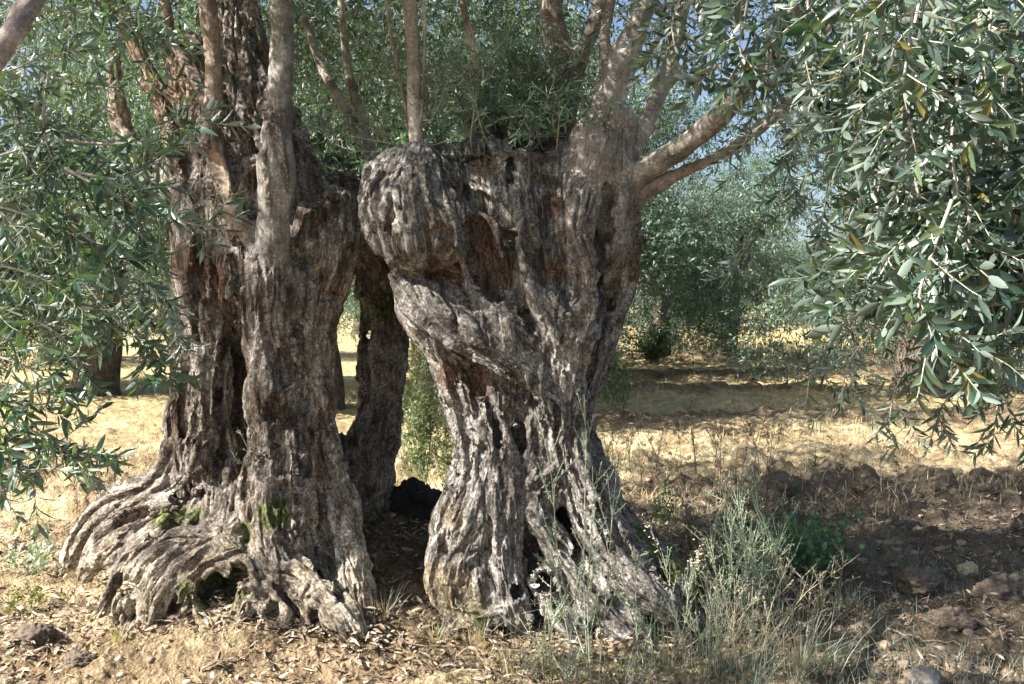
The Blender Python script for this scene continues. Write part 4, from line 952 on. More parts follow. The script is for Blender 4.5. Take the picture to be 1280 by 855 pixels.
V, Q, C = crown_mesh(np.random.default_rng(6), [(0.4, 5.3, 4.4, 1.0), (1.6, 4.9, 4.4, 1.2), (2.2, 3.9, 4.3, 1.1), (0.9, 6.2, 4.4, 1.2), (2.9, 5.4, 4.1, 1.2), (1.4, 3.4, 4.4, .9), (2.9, 3.1, 4.0, .9), (0.4, 4.2, 4.5, .8), (3.6, 4.2, 3.8, 1.0), (2.0, 6.4, 4.1, 1.1), (1.3, 7.4, 4.1, 1.2), (2.9, 7.0, 3.7, 1.1), (-0.2, 7.4, 4.2, 1.2), (0.6, 8.0, 4.1, 1.2), (-0.1, 5.8, 4.5, 1.0), (0.2, 3.5, 4.5, .8)], 120000, 0.062, gap=.46)  # blobs reaching back were added to shade the ground on the right
make_mesh('crown', V, Q, M_FARLEAF, C, smooth=False, parent=treeR, base=baseR)

# ================================================================== ORCHARD BEHIND
def orchard_tree(seed, label, skirt=True):
    g = np.random.default_rng(seed)
    root = tag(empty('olive_tree', (0, 0, 0)), label, 'tree', 'olive trees of the orchard behind')
    r0 = g.uniform(.22, .32)
    fork = np.array([g.normal(0, .1), g.normal(0, .1), g.uniform(1.0, 1.4)])
    P = np.array([[0, 0, -.25, r0*1.7], [0.02, 0, .12, r0*1.25], [fork[0]*.5, fork[1]*.5, fork[2]*.55, r0], [*fork, r0*.85]])
    P = catmull(P, 30); v, q = tube(P[:, :3], P[:, 3], 18)
    d = nrm(v-np.repeat(P[:, :3], 18, 0)); v = v+d*(0.10*(fbm(v[:, 0]*5+seed, v[:, 1]*5, v[:, 2]*2, 3, 5)-0.5)+0.06*(ridge(vnoise(d[:, 0]*4+seed, d[:, 1]*4, v[:, 2]*.8, 4))-.5))[:, None]
    make_mesh('trunk', v, q, M_BARK, np.tile((0.13, 0.105, 0.085), (len(v), 1)), {'grain': v*np.array([1, 1, .3])}, parent=root)
    blobs = []
    for i in range(7):
        a = i*0.9+g.uniform(-.3, .3); R = g.uniform(.9, 1.7); zt = g.uniform(2.4, 4.6)
        tip = np.array([math.cos(a)*R, math.sin(a)*R, zt])
        Q4 = catmull(np.array([[*fork*np.array([1, 1, .95]), r0*.45], [*(fork*.6+tip*.4+np.array([0, 0, .25])), r0*.3], [*tip, .025]]), 14)
        v, q = tube(Q4[:, :3], Q4[:, 3], 8, .15, g)
        make_mesh('limb', v, q, M_LIMB, np.tile((0.20, 0.165, 0.135), (len(v), 1)), {'grain': v}, parent=root)
        blobs.append((*tip, g.uniform(.95, 1.25)))
    blobs += [(0, 0, 4.4, 1.25), (0, 0, 3.2, 1.3)]
    for i in range(8 if skirt else 3):
        a = g.uniform(0, 6.28); R = g.uniform(1.4, 2.0)
        blobs.append((math.cos(a)*R, math.sin(a)*R, g.uniform(1.5, 2.4)+(0 if skirt else .6), g.uniform(.6, .85)))
    for i in range(9 if skirt else 0):
        a = i*.7+g.uniform(-.3, .3); R = g.uniform(1.2, 2.1)
        blobs.append((math.cos(a)*R, math.sin(a)*R, g.uniform(.75, 1.3), g.uniform(.5, .75)))
    V, Q, C = crown_mesh(g, blobs, 100000, 0.08, gain=1.15, per=14, hollow=.25, wide=.30, gap=.41)
    make_mesh('crown', V, Q, M_FARLEAF, C, smooth=False, parent=root)
    return root
def kids(o): return [c for c in list(COL.objects) if c.parent == o]
def copy_tree(o, parent=None):
    c = o.copy(); COL.objects.link(c)
    if parent is not None: c.parent = parent
    for ch in kids(o): copy_tree(ch, c)
    return c
PROTO = [orchard_tree(s, 'x', k) for s, k in ((101, True), (102, True), (103, False))]
used = [False]*3; OPEN = {400, 575, 285, 545, 120}
# (column in the photograph, distance, size, label)
ORCH = [
 (400, 14.6, 1.25, 'orchard olive seen through the gap between the two old trunks'),
 (545, 20.0, 1.3, 'orchard olive behind the pale straight shoot'),
 (120, 17.0, 1.25, 'orchard olive behind the hanging branches left of the left trunk'),
 (-120, 16.5, 1.2, 'orchard olive at the left edge, half outside the view'),
 (745, 22.0, 1.45, 'orchard olive whose crown rises behind the forked limbs'),
 (285, 13.8, 1.2, 'orchard olive behind the smooth limbs of the left tree'),
 (575, 13.5, 1.2, 'nearest orchard olive, its crown just above the leafy top of the central trunk'),
 (905, 29.0, 1.2, 'small far olive with a dark slim trunk standing on the sunlit stubble'),
 (822, 26.5, 1.05, 'bushy olive with a short dark trunk standing right of the central trunk'),
 (745, 31.0, 1.15, 'tall orchard olive just behind the right edge of the central trunk'),
 (1150, 17.0, 1.3, 'orchard olive whose trunk shows under the right-hand hanging branches'),
 (1170, 24.0, 1.1, 'orchard olive hidden mostly by the right-hand curtain of branches'),
 (1330, 18.0, 1.1, 'orchard olive at the right edge behind the hanging branches'),
 (960, 48.0, 1.2, 'farthest olive above the bright strip of dry grass'),
 (865, 60.0, 1.2, 'distant olive in the back row left of the dark slim trunk'),
 (530, 26.0, 1.1, 'distant olive framed between slab stem and central trunk'),
 (300, 28.0, 1.1, 'distant olive directly behind the left trunk'),
 (60, 26.0, 1.1, 'distant olive deep behind the left hanging branches'),
 (1010, 70.0, 1.2, 'distant olive of the back row behind the hanging twigs'),
 (690, 55.0, 1.2, 'distant olive of the back row behind the central trunk'),
 (450, 50.0, 1.2, 'distant olive of the back row seen beside the slab stem'),
 (200, 50.0, 1.2, 'distant olive of the back row behind the left foliage'),
 (1120, 50.0, 1.2, 'distant olive of the back row behind the right curtain'),
 (1260, 44.0, 1.2, 'distant olive of the back row at the right edge'),
 (-20, 48.0, 1.2, 'distant olive of the back row at the left edge'),
]
gO = np.random.default_rng(9)
for i, (px, y, sc_, lab) in enumerate(ORCH):
    k = 2 if px in OPEN else i % 2
    o = copy_tree(PROTO[k]) if used[k] else PROTO[k]; used[k] = True
    x = (px-640)*y/F
    o.location = (x, y, float(gh(x, y))-0.05); o.rotation_euler = (0, 0, gO.uniform(0, 6.28)); s_ = sc_*gO.uniform(.95, 1.05)
    o.scale = (s_, s_, s_); o['label'] = lab

# ================================================================== GROUND
def ground():
    # rings of vertices about the camera: fine in front, coarse behind, out to the horizon
    th = np.concatenate([np.linspace(-0.72, 0.72, 760), np.linspace(0.72, 2*np.pi-0.72, 92)[1:-1]])
    r = np.concatenate([np.linspace(0.25, 2.4, 12)[:-1], 2.4*np.exp(np.linspace(0, np.log(8/2.4), 330))[:-1], 8*np.exp(np.linspace(0, np.log(40/8), 260))[:-1], 40*np.exp(np.linspace(0, np.log(900/40), 60))])
    T, R = np.meshgrid(th, r)
    x = (R*np.sin(T)).ravel(); y = (R*np.cos(T)).ravel(); z0 = np.zeros_like(x)
    h = gh(x, y)
    near = sstep(60, 12, np.hypot(x, y))
    rough = 0.4+0.9*sstep(0.4, 1.5, x)*sstep(3.0, 5.0, y)
    f = fbm(x*2.1, y*2.1, z0, 3, 91); clod = ridge(vnoise(x*5.5, y*7.0, z0, 92))
    h = h + near*(0.13*(f-.5)*(0.6+.6*rough) + 0.085*rough*(fbm(x*6.5, y*7.5, z0, 3, 93)-.5)+0.045*(fbm(x*17, y*17, z0, 2, 94)-.5)+0.02*(vnoise(x*48, y*48, z0, 95)-.5))
    h = h + (0.15-.12*sstep(9, 12, y))*near*sstep(4.8, 8, y)*(sstep(.42, .75, fbm(x*2.6, y*3.2, z0, 4, 191))-.3)
    far_ridge = np.zeros_like(x)
    # earth ridges on the right, across the view
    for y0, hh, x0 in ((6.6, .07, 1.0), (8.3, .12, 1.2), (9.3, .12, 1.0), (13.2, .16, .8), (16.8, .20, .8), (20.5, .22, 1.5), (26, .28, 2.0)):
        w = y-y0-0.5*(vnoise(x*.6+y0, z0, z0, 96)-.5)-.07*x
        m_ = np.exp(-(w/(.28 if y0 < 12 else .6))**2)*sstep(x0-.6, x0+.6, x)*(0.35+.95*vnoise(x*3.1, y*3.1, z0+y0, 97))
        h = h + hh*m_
        far_ridge = np.maximum(far_ridge, m_*(y0 > 12))
    # colour: dry straw-coloured soil, darker turned earth at near right, dark brown along far ridges
    c = np.tile(np.array((0.35, 0.275, 0.18)), (len(x), 1))
    c = lerp(c, (0.48, 0.41, 0.27), sstep(.42, .6, fbm(x*1.3, y*1.3, z0, 3, 98)))
    c = lerp(c, (0.19, 0.14, 0.09), sstep(.52, .64, fbm(x*4.3, y*4.3, z0, 3, 99))*.7)
    far = sstep(9, 16, y); c = lerp(c, (0.52, 0.43, 0.25), far*.75)
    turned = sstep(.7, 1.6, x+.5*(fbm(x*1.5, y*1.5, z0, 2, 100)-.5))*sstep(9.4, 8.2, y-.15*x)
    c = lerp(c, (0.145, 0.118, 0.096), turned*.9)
    c = lerp(c, (0.15, 0.115, 0.088), np.clip(far_ridge*1.5, 0, 1)*.9)
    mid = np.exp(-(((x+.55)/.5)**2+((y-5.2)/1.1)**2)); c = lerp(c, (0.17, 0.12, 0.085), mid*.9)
    fr = sstep(4.5, 4.0, y)*sstep(.2, -.4, x); c = lerp(c, (0.27, 0.205, 0.14), fr*.5)
    m = len(th); n = len(r)
    i = np.arange(n-1)[:, None]*m; j = np.arange(m)[None]; j2 = (j+1) % m
    Q = np.stack([i+j, i+j2, i+m+j2, i+m+j], -1).reshape(-1, 4)
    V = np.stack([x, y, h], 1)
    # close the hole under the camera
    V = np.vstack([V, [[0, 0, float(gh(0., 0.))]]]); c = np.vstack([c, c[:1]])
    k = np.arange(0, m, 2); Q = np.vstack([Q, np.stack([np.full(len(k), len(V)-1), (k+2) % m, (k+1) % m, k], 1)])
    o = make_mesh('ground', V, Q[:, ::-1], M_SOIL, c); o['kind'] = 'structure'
    return V[:-1].reshape(n, m, 3), th, r
GV, GTH, GR = ground()
def gz(x, y):
    """height of the finished ground sheet"""
    x = np.atleast_1d(np.asarray(x, float)); y = np.atleast_1d(np.asarray(y, float))
    R = np.hypot(x, y); T = np.arctan2(x, y)
    i = np.clip(np.searchsorted(GR, R)-1, 0, len(GR)-2); j = np.clip(np.searchsorted(GTH[:760], T)-1, 0, 758)
    a = ((R-GR[i])/(GR[i+1]-GR[i])).clip(0, 1); b = ((T-GTH[j])/(GTH[j+1]-GTH[j])).clip(0, 1)
    z = GV[..., 2]
    return (z[i, j]*(1-b)+z[i, j+1]*b)*(1-a)+(z[i+1, j]*(1-b)+z[i+1, j+1]*b)*a
def G1(x, y): return np.array([x, y, float(gz(x, y)[0])])
def GP(px, py):
    """point of the ground seen at a pixel of the photograph"""
    ys = np.arange(3.0, 60, .01); x = (px-640)*ys/F; z = CAM_Z-(py-HOR)*ys/F
    w = np.where(z < gz(x, ys))[0]
    y = ys[w[0]] if len(w) else 30.0
    return G1((px-640)*y/F, y)

# ------------------------------------------------------------------ litter, straw, clods
gS = np.random.default_rng(51)
def scatter(n, y0, y1, xs=.62):
    u = gS.random(n); y = y0*(y1/y0)**u; x = (gS.random(n)*2-1)*xs*y
    return x, y
def litter():
    x, y = scatter(24000, 3.5, 8.5)
    d = fbm(x*1.7, y*1.7, 0*x, 3, 110)+0.25*np.exp(-(((x+.6)/.6)**2+((y-5)/1.0)**2))
    k = d > gS.uniform(.40, .66, len(x)); x, y = x[k], y[k]
    for out, bs in ((OUTL, baseL), (OUTR, baseR)):        # drifts against the roots
        me = out[None].data; co = np.empty(len(me.vertices)*3, np.float32); me.vertices.foreach_get('co', co); co = co.reshape(-1, 3)+np.array(bs)
        m = (co[:, 2] < gz(co[:, 0], co[:, 1])+.05) & (co[:, 1] < 5.4); w = co[m]; w = w[gS.integers(0, len(w), 2600)]+gS.normal(0, .05, (2600, 3))
        x = np.append(x, w[:, 0]); y = np.append(y, w[:, 1])
    n = len(x)
    a = gS.uniform(0, 6.28, n); dr = np.stack([np.cos(a), np.sin(a), gS.normal(0, .25, n)], 1)
    nr = np.stack([gS.normal(0, .45, n), gS.normal(0, .45, n), np.ones(n)], 1)
    pal = np.array([(.30, .23, .16), (.42, .35, .26), (.20, .145, .105), (.50, .45, .36), (.13, .095, .075), (.32, .23, .18)])
    c = pal[gS.integers(0, 6, n)]*gS.uniform(.7, 1.2, (n, 1))
    ln = gS.uniform(.03, .065, n)
    A = dict(base=np.stack([x, y, gz(x, y)+.006+gS.random(n)**2*.03], 1), dir=dr, nrm=nr, len=ln, wid=ln*gS.uniform(.18, .36, n), col=c, bend=gS.normal(0, .25, n))
    V, Q, C = leaves_mesh(A)
    tag(make_mesh('fallen_leaves', V, Q, M_DRY, C), 'brown fallen olive leaves lying on the soil between the trunks', 'leaf litter', kind='stuff')
litter()
def blades(n, xy, h, w, col, name, label, cat, mat, lean=.35, curve=.5):
    x, y = xy; n = len(x); h = h*gS.uniform(.5, 1.3, n)
    a = gS.uniform(0, 6.28, n); l = np.abs(gS.normal(0, lean, n)); out = np.stack([np.cos(a), np.sin(a), 0*a], 1)
    sd = np.stack([-np.sin(a), np.cos(a), 0*a], 1)
    base = np.stack([x, y, gz(x, y)-.01], 1); V = []
    for t, ww in ((0, 1.), (.4, .8), (.75, .5), (1, .08)):
        c = base+out*(h*(l*t+curve*l*t*t))[:, None]+np.array([0, 0, 1])*(h*t*(1-.25*l*t))[:, None]
        V += [c-sd*(w*ww/2), c+sd*(w*ww/2)]
    V = np.stack(V, 1).reshape(-1, 3)
    q = np.array([(0, 1, 3, 2), (2, 3, 5, 4), (4, 5, 7, 6)]); Q = (q[None]+(np.arange(n)*8)[:, None, None]).reshape(-1, 4)
    C = np.repeat(np.asarray(col)[gS.integers(0, len(col), n)]*gS.uniform(.7, 1.25, (n, 1)), 8, 0)
    return tag(make_mesh(name, V, Q, mat, C), label, cat, kind='stuff')
def clump_filter(x, y, f, seed, lo, hi):
    d = fbm(x*f, y*f, 0*x, 3, seed); k = d > gS.uniform(lo, hi, len(x)); return x[k], y[k]
STRAW = [(.50, .42, .27), (.42, .34, .21), (.56, .49, .34), (.35, .27, .17)]
x, y = clump_filter(*scatter(11000, 3.6, 7.5), 2.2, 120, .38, .68)
blades(0, (x, y), .055, .0035, STRAW, 'dry_grass', 'short straw-coloured dead grass on the soil round the roots', 'dry grass', M_DRY, lean=1.2)
x, y = scatter(26000, 7.5, 30); k = (x > -6); x, y = clump_filter(x[k], y[k], .7, 121, .35, .65)
blades(0, (x, y), .13, .006, [(.56, .47, .28), (.48, .38, .20), (.62, .54, .34)], 'stubble_grass', 'tall pale yellow dry grass standing over the sunlit far ground', 'dry grass', M_DRY, lean=.9)
x = gS.uniform(5.5, 15, 5000); y = gS.uniform(27, 46, 5000)
blades(0, (x, y), .5, .02, [(.62, .52, .28), (.55, .45, .24)], 'straw_grass', 'bright strip of dry grass under the farthest olives', 'dry grass', M_DRY, lean=.3)
x, y = scatter(12000, 3.6, 9.0); k = (x > .25); x, y = clump_filter(x[k], y[k], 1.6, 122, .38, .62)
blades(0, (x, y), .10, .004, [(.06, .09, .035), (.09, .115, .045), (.20, .17, .10)], 'weed_grass', 'low green and brown weeds on the shaded soil at the right', 'grass', M_PLANT, lean=.8)
# crumbs and clods of earth
def clod_geo(c, r, g, col):
    t = np.linspace(0.02, np.pi-.02, 7); a = np.linspace(0, 2*np.pi, 9, endpoint=False)
    v = np.stack([np.sin(t)[:, None]*np.cos(a), np.sin(t)[:, None]*np.sin(a), np.cos(t)[:, None]*np.ones(9)], -1).reshape(-1, 3)
    f = fbm(v[:, 0]*1.6+c[0]*9, v[:, 1]*1.6+c[1]*9, v[:, 2]*1.6, 3, 130); v = v*(0.55+.9*f)[:, None]*r*np.array([1.1, 1, .75])
    i = np.arange(6)[:, None]*9; j = np.arange(9)[None]; j2 = (j+1) % 9
    return v+c, np.stack([i+j, i+9+j, i+9+j2, i+j2], -1).reshape(-1, 4)
gg = Geo(); x, y = scatter(5200, 3.6, 13)
k = (gS.random(len(x)) < np.where(x > .6, .95, .4)); x, y = x[k], y[k]; z = gz(x, y)
KIT = [clod_geo(np.zeros(3)+k_*.0, 1.0, gS, None) if k_ == 0 else clod_geo(np.array([k_*.37, k_*.91, 0.]), 1.0, gS, None) for k_ in range(40)]
KIT = [(v-np.array([k_*.37, k_*.91, 0.]), q) for k_, (v, q) in enumerate(KIT)]
for xx, yy, zz in zip(x, y, z):
    r = .006+.022*gS.random()**4*(1.5 if xx > .6 else .55)
    v, q = KIT[gS.integers(0, 40)]
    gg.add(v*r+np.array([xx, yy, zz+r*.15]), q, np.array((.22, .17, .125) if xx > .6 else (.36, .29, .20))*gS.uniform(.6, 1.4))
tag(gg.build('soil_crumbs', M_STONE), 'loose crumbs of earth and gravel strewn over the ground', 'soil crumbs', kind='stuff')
# single clods and stones
def stone(name, px, py, rx, rz, col, label, cat, seed, group=None, mat=M_STONE, sharp=1.0):
    b = GP(px, py); g = np.random.default_rng(seed)
    t = np.linspace(0.02, np.pi-.02, 44); a = np.linspace(0, 2*np.pi, 64, endpoint=False)
    v = np.stack([np.sin(t)[:, None]*np.cos(a), np.sin(t)[:, None]*np.sin(a), np.cos(t)[:, None]*np.ones(64)], -1).reshape(-1, 3)
    for i in range(9):                       # knocked-off faces
        d = nrm(g.normal(0, 1, 3)); o = g.uniform(.62, .85); e = v@d; v = v-d*np.clip(e-o, 0, 9)[:, None]*sharp
    s_ = seed*3.3; f = fbm(v[:, 0]*2.2+s_, v[:, 1]*2.2, v[:, 2]*2.2, 4, 140); v = v*((0.75+.5*f) if sharp > .5 else (0.6+.8*f))[:, None]
    v = v+nrm(v)*((.10 if sharp > .5 else .40)*(fbm(v[:, 0]*11+s_, v[:, 1]*11, v[:, 2]*11, 3, 141)-.5))[:, None]
    y = b[1]; v = v*np.array([rx, rx*.85, rz])*y/F+np.array([0, 0, rz*(.45 if sharp > .5 else .2)*y/F])
    i = np.arange(43)[:, None]*64; j = np.arange(64)[None]; j2 = (j+1) % 64
    Q = np.stack([i+j, i+64+j, i+64+j2, i+j2], -1).reshape(-1, 4)
    o = make_mesh(name, v, Q, mat, np.tile(col, (len(v), 1))); o.location = b
    return tag(o, label, cat, group)
stone('stone', 1156, 862, 20, 20, (.21, .20, .19), 'pale grey stone at the bottom edge, lower right', 'stone', 1)
stone('stone', 1211, 718, 13, 11, (.42, .36, .22), 'small sandy block of stone catching the sun on the turned soil', 'stone', 2)
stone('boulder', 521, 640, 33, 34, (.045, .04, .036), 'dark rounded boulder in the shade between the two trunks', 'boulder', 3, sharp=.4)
CL = [(1148, 735, 36, 22, 'sunlit reddish clod of earth left of the small sandy block'), (1245, 745, 40, 22, 'dark clod of earth right of the small sandy block'), (1080, 612, 20, 12, 'flat clod on the low ridge below the hanging twigs'), (1040, 590, 20, 12, 'rough dark clod left of the ridge on the right'),
      (1180, 610, 22, 11, 'ochre clod in the sun strip at the right'), (985, 615, 16, 11, 'small dark clod behind the tall green weeds'), (1235, 620, 24, 12, 'brown clod near the right edge below the branches'), (1120, 660, 18, 11, 'brown clod in the shade behind the sunlit one'), (1190, 780, 34, 20, 'mossy brown clod above the pale grey stone'), (45, 800, 34, 18, 'crumbly sunlit clod in the lower left corner'), (100, 830, 26, 14, 'brown clod on the bottom edge left of the roots')]
for i, (px, py, rx, rz, lab) in enumerate(CL):
    stone('earth_clod', px, py, rx*.75, rz*.9, [(.16, .125, .095), (.12, .095, .075), (.13, .105, .082), (.12, .098, .078)][i % 4], lab, 'clod', 20+i, 'clods of turned earth', sharp=.5)
# fallen sticks
ST = [((560, 785), (700, 735), 'thin'), ((815, 820), (925, 770), 'x'), ((250, 845), (330, 812), 'x'), ((480, 770), (540, 700), 'x'), ((1000, 790), (1090, 735), 'x'), ((40, 770), (130, 790), 'x'), ((505, 730), (480, 760), 'x'), ((330, 820), (350, 845), 'x'), ((460, 800), (600, 815), 'x'), ((1110, 790), (1230, 800), 'x')]
SL = ['thin pale stick lying at the foot of the central trunk', 'bent grey stick under the tall weeds at the right root', 'thin stick on the bottom edge below the left roots', 'dark twig on the litter between the trunks', 'long grey twig on the weedy soil right of the tall weeds', 'dry twig on the lit soil at the far left', 'short twig beside the right-hand root of the left tree', 'short straw-pale stick under the hanging left roots', 'crooked stick across the bare soil between the roots', 'straight brown twig in front of the mossy clod']
for ((a, b), (c, d), _), lab in zip(ST, SL):
    p, q_ = GP(a, b), GP(c, d); t = np.linspace(0, 1, 14)[:, None]
    P = p*(1-t)+q_*t; P[:, 2] = gz(P[:, 0], P[:, 1])+.008; P += gS.normal(0, .006, P.shape)
    v, q = tube(P, np.linspace(.006, .0025, 14), 6, .2, gS)
    tag(make_mesh('fallen_stick', v, q, M_DRY, np.tile((.33, .27, .20), (len(v), 1))), lab, 'stick', 'sticks on the ground')

# ------------------------------------------------------------------ weeds and bushes
def weed(name, px, py, h, n, label, cat, seed, col=(.20, .24, .15), leaf=0.0, lcol=None, spread=.35, side=7, slen=.12, r=.0022, group=None, at=None, heads=None, lw=.3):
    g = np.random.default_rng(seed); b = GP(px, py) if at is None else np.array(at); gg = Geo(); L = []
    root = tag(empty(name, b), label, cat, group)
    for i in range(n):
        hh = h*g.uniform(.6, 1.05); a = g.uniform(0, 6.28); sp = abs(g.normal(0, spread)); o = np.array([np.cos(a), np.sin(a), 0]); c = g.normal(0, .05*hh, 3)*np.array([1, 1, 0])
        st_ = np.array([g.normal(0, .03), g.normal(0, .03), 0])*(1 if n < 6 else 2.2)
        t = np.linspace(0, 1, 12)[:, None]; P = st_+o*sp*hh*(t**1.3)+np.array([0, 0, 1])*hh*t*(1-.15*sp)+c*np.sin(t*5)
        v, q = tube(P, np.linspace(r, r*.4, 12), 5); gg.add(v, q, np.array(col)*g.uniform(.8, 1.2))
        for k in range(side):
            t0 = g.uniform(.15, .95); j = int(t0*11); T = nrm(P[min(j+1, 11)]-P[max(j-1, 0)]); dd = nrm(T*.9+g.normal(0, .55, 3)); l = slen*g.uniform(.4, 1.2)*(1.15-t0*.6)
            S = P[j]+np.linspace(0, 1, 5)[:, None]*dd*l+np.array([0, 0, .15])*(np.linspace(0, 1, 5)[:, None]**2)*l
            v, q = tube(S, np.linspace(r*.6, r*.3, 5), 4); gg.add(v, q, np.array(col)*g.uniform(.8, 1.25))
            if leaf:
                m = max(3, int(l/leaf*2.2)); u = g.random(m)[:, None]
                L.append(dict(base=S[0]*(1-u)+S[-1]*u, dir=dd*.7+g.normal(0, .6, (m, 3)), nrm=g.normal(0, .5, (m, 3))+np.array([0, 0, 1.]), len=leaf*g.uniform(.6, 1.2, m), wid=leaf*lw*g.uniform(.8, 1.2, m), bend=g.normal(0, .15, m), col=np.array(lcol)[g.integers(0, len(lcol), m)]*g.uniform(.7, 1.3, (m, 1))))
        if heads: 
            for k in range(10):
                j = P[-1-k//4]+g.normal(0, .012, 3); v, q = clod_geo(j, .006, g, None); gg.add(v, q, np.array(heads)*g.uniform(.8, 1.2))
    gg.build('stem', M_TWIG, root)
    if L:
        A = {k: np.concatenate([l[k] for l in L]) for k in L[0]}; V, Q, C = leaves_mesh(A)
        make_mesh('leaves', V, Q, M_PLANT, C, parent=root)
    return root
GRN = [(.07, .12, .045), (.05, .10, .05), (.10, .14, .06)]; PALE = [(.22, .27, .17), (.17, .23, .14), (.28, .31, .22)]
TANS = [(.36, .28, .17), (.44, .36, .24)]
weed('tall_weed', 742, 850, 1.2, 4, 'slender grey-green weed reaching up in front of the central trunk', 'weed', 201, (.34, .38, .28), .020, PALE, .12, 15, .24, r=.0034)
weed('tall_weed', 715, 850, .75, 3, 'slim weed with side sprays left of the slender one at the central root', 'weed', 202, (.32, .36, .27), .018, PALE, .22, 11, .16, r=.003)
weed('tall_weed', 800, 845, .55, 3, 'leafy pale weed leaning right below the central root', 'weed', 203, (.32, .38, .28), .028, PALE, .35, 9, .13, r=.003)
weed('tall_weed', 905, 790, .85, 10, 'branching pale green weed, tallest of the clump right of the roots', 'weed', 204, (.30, .35, .25), .018, PALE, .17, 14, .22, r=.0034)
weed('tall_weed', 950, 775, .80, 10, 'pale green broom-like weed in the clump beside the leafy green bush', 'weed', 205, (.28, .33, .24), .016, PALE, .20, 14, .20, r=.0034)
weed('tall_weed', 870, 800, .60, 9, 'pale weed with fuzzy seed heads against the mossy root', 'weed', 206, (.36, .33, .24), .014, PALE, .22, 8, .12, heads=(.42, .36, .28))
weed('tall_weed', 930, 845, .55, 5, 'straw-pale dead weed bending right at the bottom of the clump', 'weed', 207, (.44, .38, .27), .012, TANS, .45, 8, .14)
weed('leafy_bush', 1012, 722, .46, 30, 'low bright green broad-leaved bush right of the pale weeds', 'bush', 208, (.12, .16, .08), .05, [(.07, .21, .08), (.10, .25, .10), (.15, .30, .14)], .55, 6, .10, lw=.6)
weed('leafy_bush', 960, 690, .40, 10, 'grey-green leafy bush behind the pale weeds', 'bush', 209, (.14, .16, .1), .045, GRN, .4, 6, .10, lw=.45)
weed('dry_bush', 868, 706, .48, 9, 'bush of withered pinkish brown leaves behind the right root', 'bush', 210, (.2, .14, .1), .055, [(.36, .25, .19), (.30, .19, .14), (.44, .33, .26)], .3, 6, .12, lw=.6)
weed('leafy_bush', 835, 660, .40, 8, 'small fresh green bush behind the edge of the central trunk', 'bush', 211, (.12, .18, .06), .035, [(.09, .17, .04), (.13, .21, .06)], .3, 7, .12, lw=.4)
weed('leafy_bush', 30, 720, .26, 9, 'silvery green plant on the lit soil at the left edge', 'bush', 212, (.3, .34, .28), .04, [(.40, .46, .38), (.32, .40, .32)], .7, 6, .10, lw=.45)
weed('leafy_bush', 18, 768, .14, 9, 'yellow-green mossy tuft at the left edge below the silvery plant', 'bush', 213, (.2, .2, .06), .025, [(.24, .24, .06), (.18, .2, .05)], .8, 6, .06, lw=.5)
weed('leafy_bush', 524, 612, 1.75, 24, 'tall yellow-green bush seen in the gap between the trunks', 'bush', 214, (.16, .17, .09), .040, [(.15, .20, .07), (.11, .16, .06), (.22, .24, .10)], .2, 16, .26, lw=.4, at=G1(-0.80, 7.6))
weed('leafy_bush', 560, 560, 1.35, 16, 'yellow-green bush tucked against the left side of the central trunk', 'bush', 215, (.16, .17, .09), .040, [(.15, .20, .07), (.11, .16, .06), (.22, .24, .10)], .22, 14, .24, lw=.4, at=G1(-0.55, 8.0))
weed('leafy_bush', 815, 455, 1.2, 30, 'dark thicket round the foot of the bushy olive right of the trunk', 'bush', 216, (.1, .1, .06), .10, GRN, .45, 22, .4, at=G1(3.9, 24.5))
weed('leafy_bush', 770, 455, 1.2, 14, 'green thicket touching the right side of the central trunk', 'bush', 217, (.1, .12, .06), .07, [(.08, .14, .05), (.12, .18, .07)], .35, 12, .3, at=G1(1.6, 13.5))
for i, (px, py, h, lab) in enumerate([(780, 600, .9, 'thin dark stalk nearest the right edge of the central trunk'), (800, 615, 1.1, 'tall sparse stalk with tiny leaves over the sunlit soil'), (822, 610, .8, 'short sparse stalk amid the fine weeds right of the trunk'), (845, 620, 1.0, 'sparse stalk behind the withered bush'), (872, 615, 1.0, 'fine stalk rising above the withered brown bush'), (895, 625, .85, 'thin stalk between the withered bush and pale weeds'), (935, 640, 1.15, 'lone tall brown stalk against the sunlit bands'), (765, 640, .9, 'fine weed stalk rubbing the trunk above the mossy root'), (960, 640, .8, 'brown stalk rising behind the pale broom-like weed'), (1015, 700, .7, 'leaning dry stalk right of the bright green bush'), (1055, 725, .6, 'dry thin stalk standing on the turned soil')]):
    weed('dry_stalk', px, py, h, 3, lab, 'weed', 230+i, (.13, .10, .07), .016, [(.10, .09, .05), (.14, .13, .07), (.2, .15, .09)], 0.10, 16, .14, r=.003, group='thin weed stalks right of the trunk')
for i, (px, py, h, col_, lab) in enumerate([(985, 800, .5, (.36, .34, .25), 'bent greyish weed on the right flank of the pale clump'), (890, 835, .45, (.42, .37, .27), 'dead stalky weed low in the pale clump'), (1020, 775, .42, (.30, .27, .19), 'brown broken weed right of the bright green bush'), (845, 815, .5, (.34, .38, .28), 'pale twiggy weed at the tip of the mossy root'), (670, 845, .5, (.30, .33, .25), 'low wiry weed before the left half of the central roots'), (960, 735, .6, (.33, .37, .27), 'wiry pale weed between the bright green bush and the broom-like weed')]):
    weed('tall_weed', px, py, h, 6, lab, 'weed', 260+i, col_, .016, PALE if i % 2 else TANS, .5, 9, .15, r=.003)
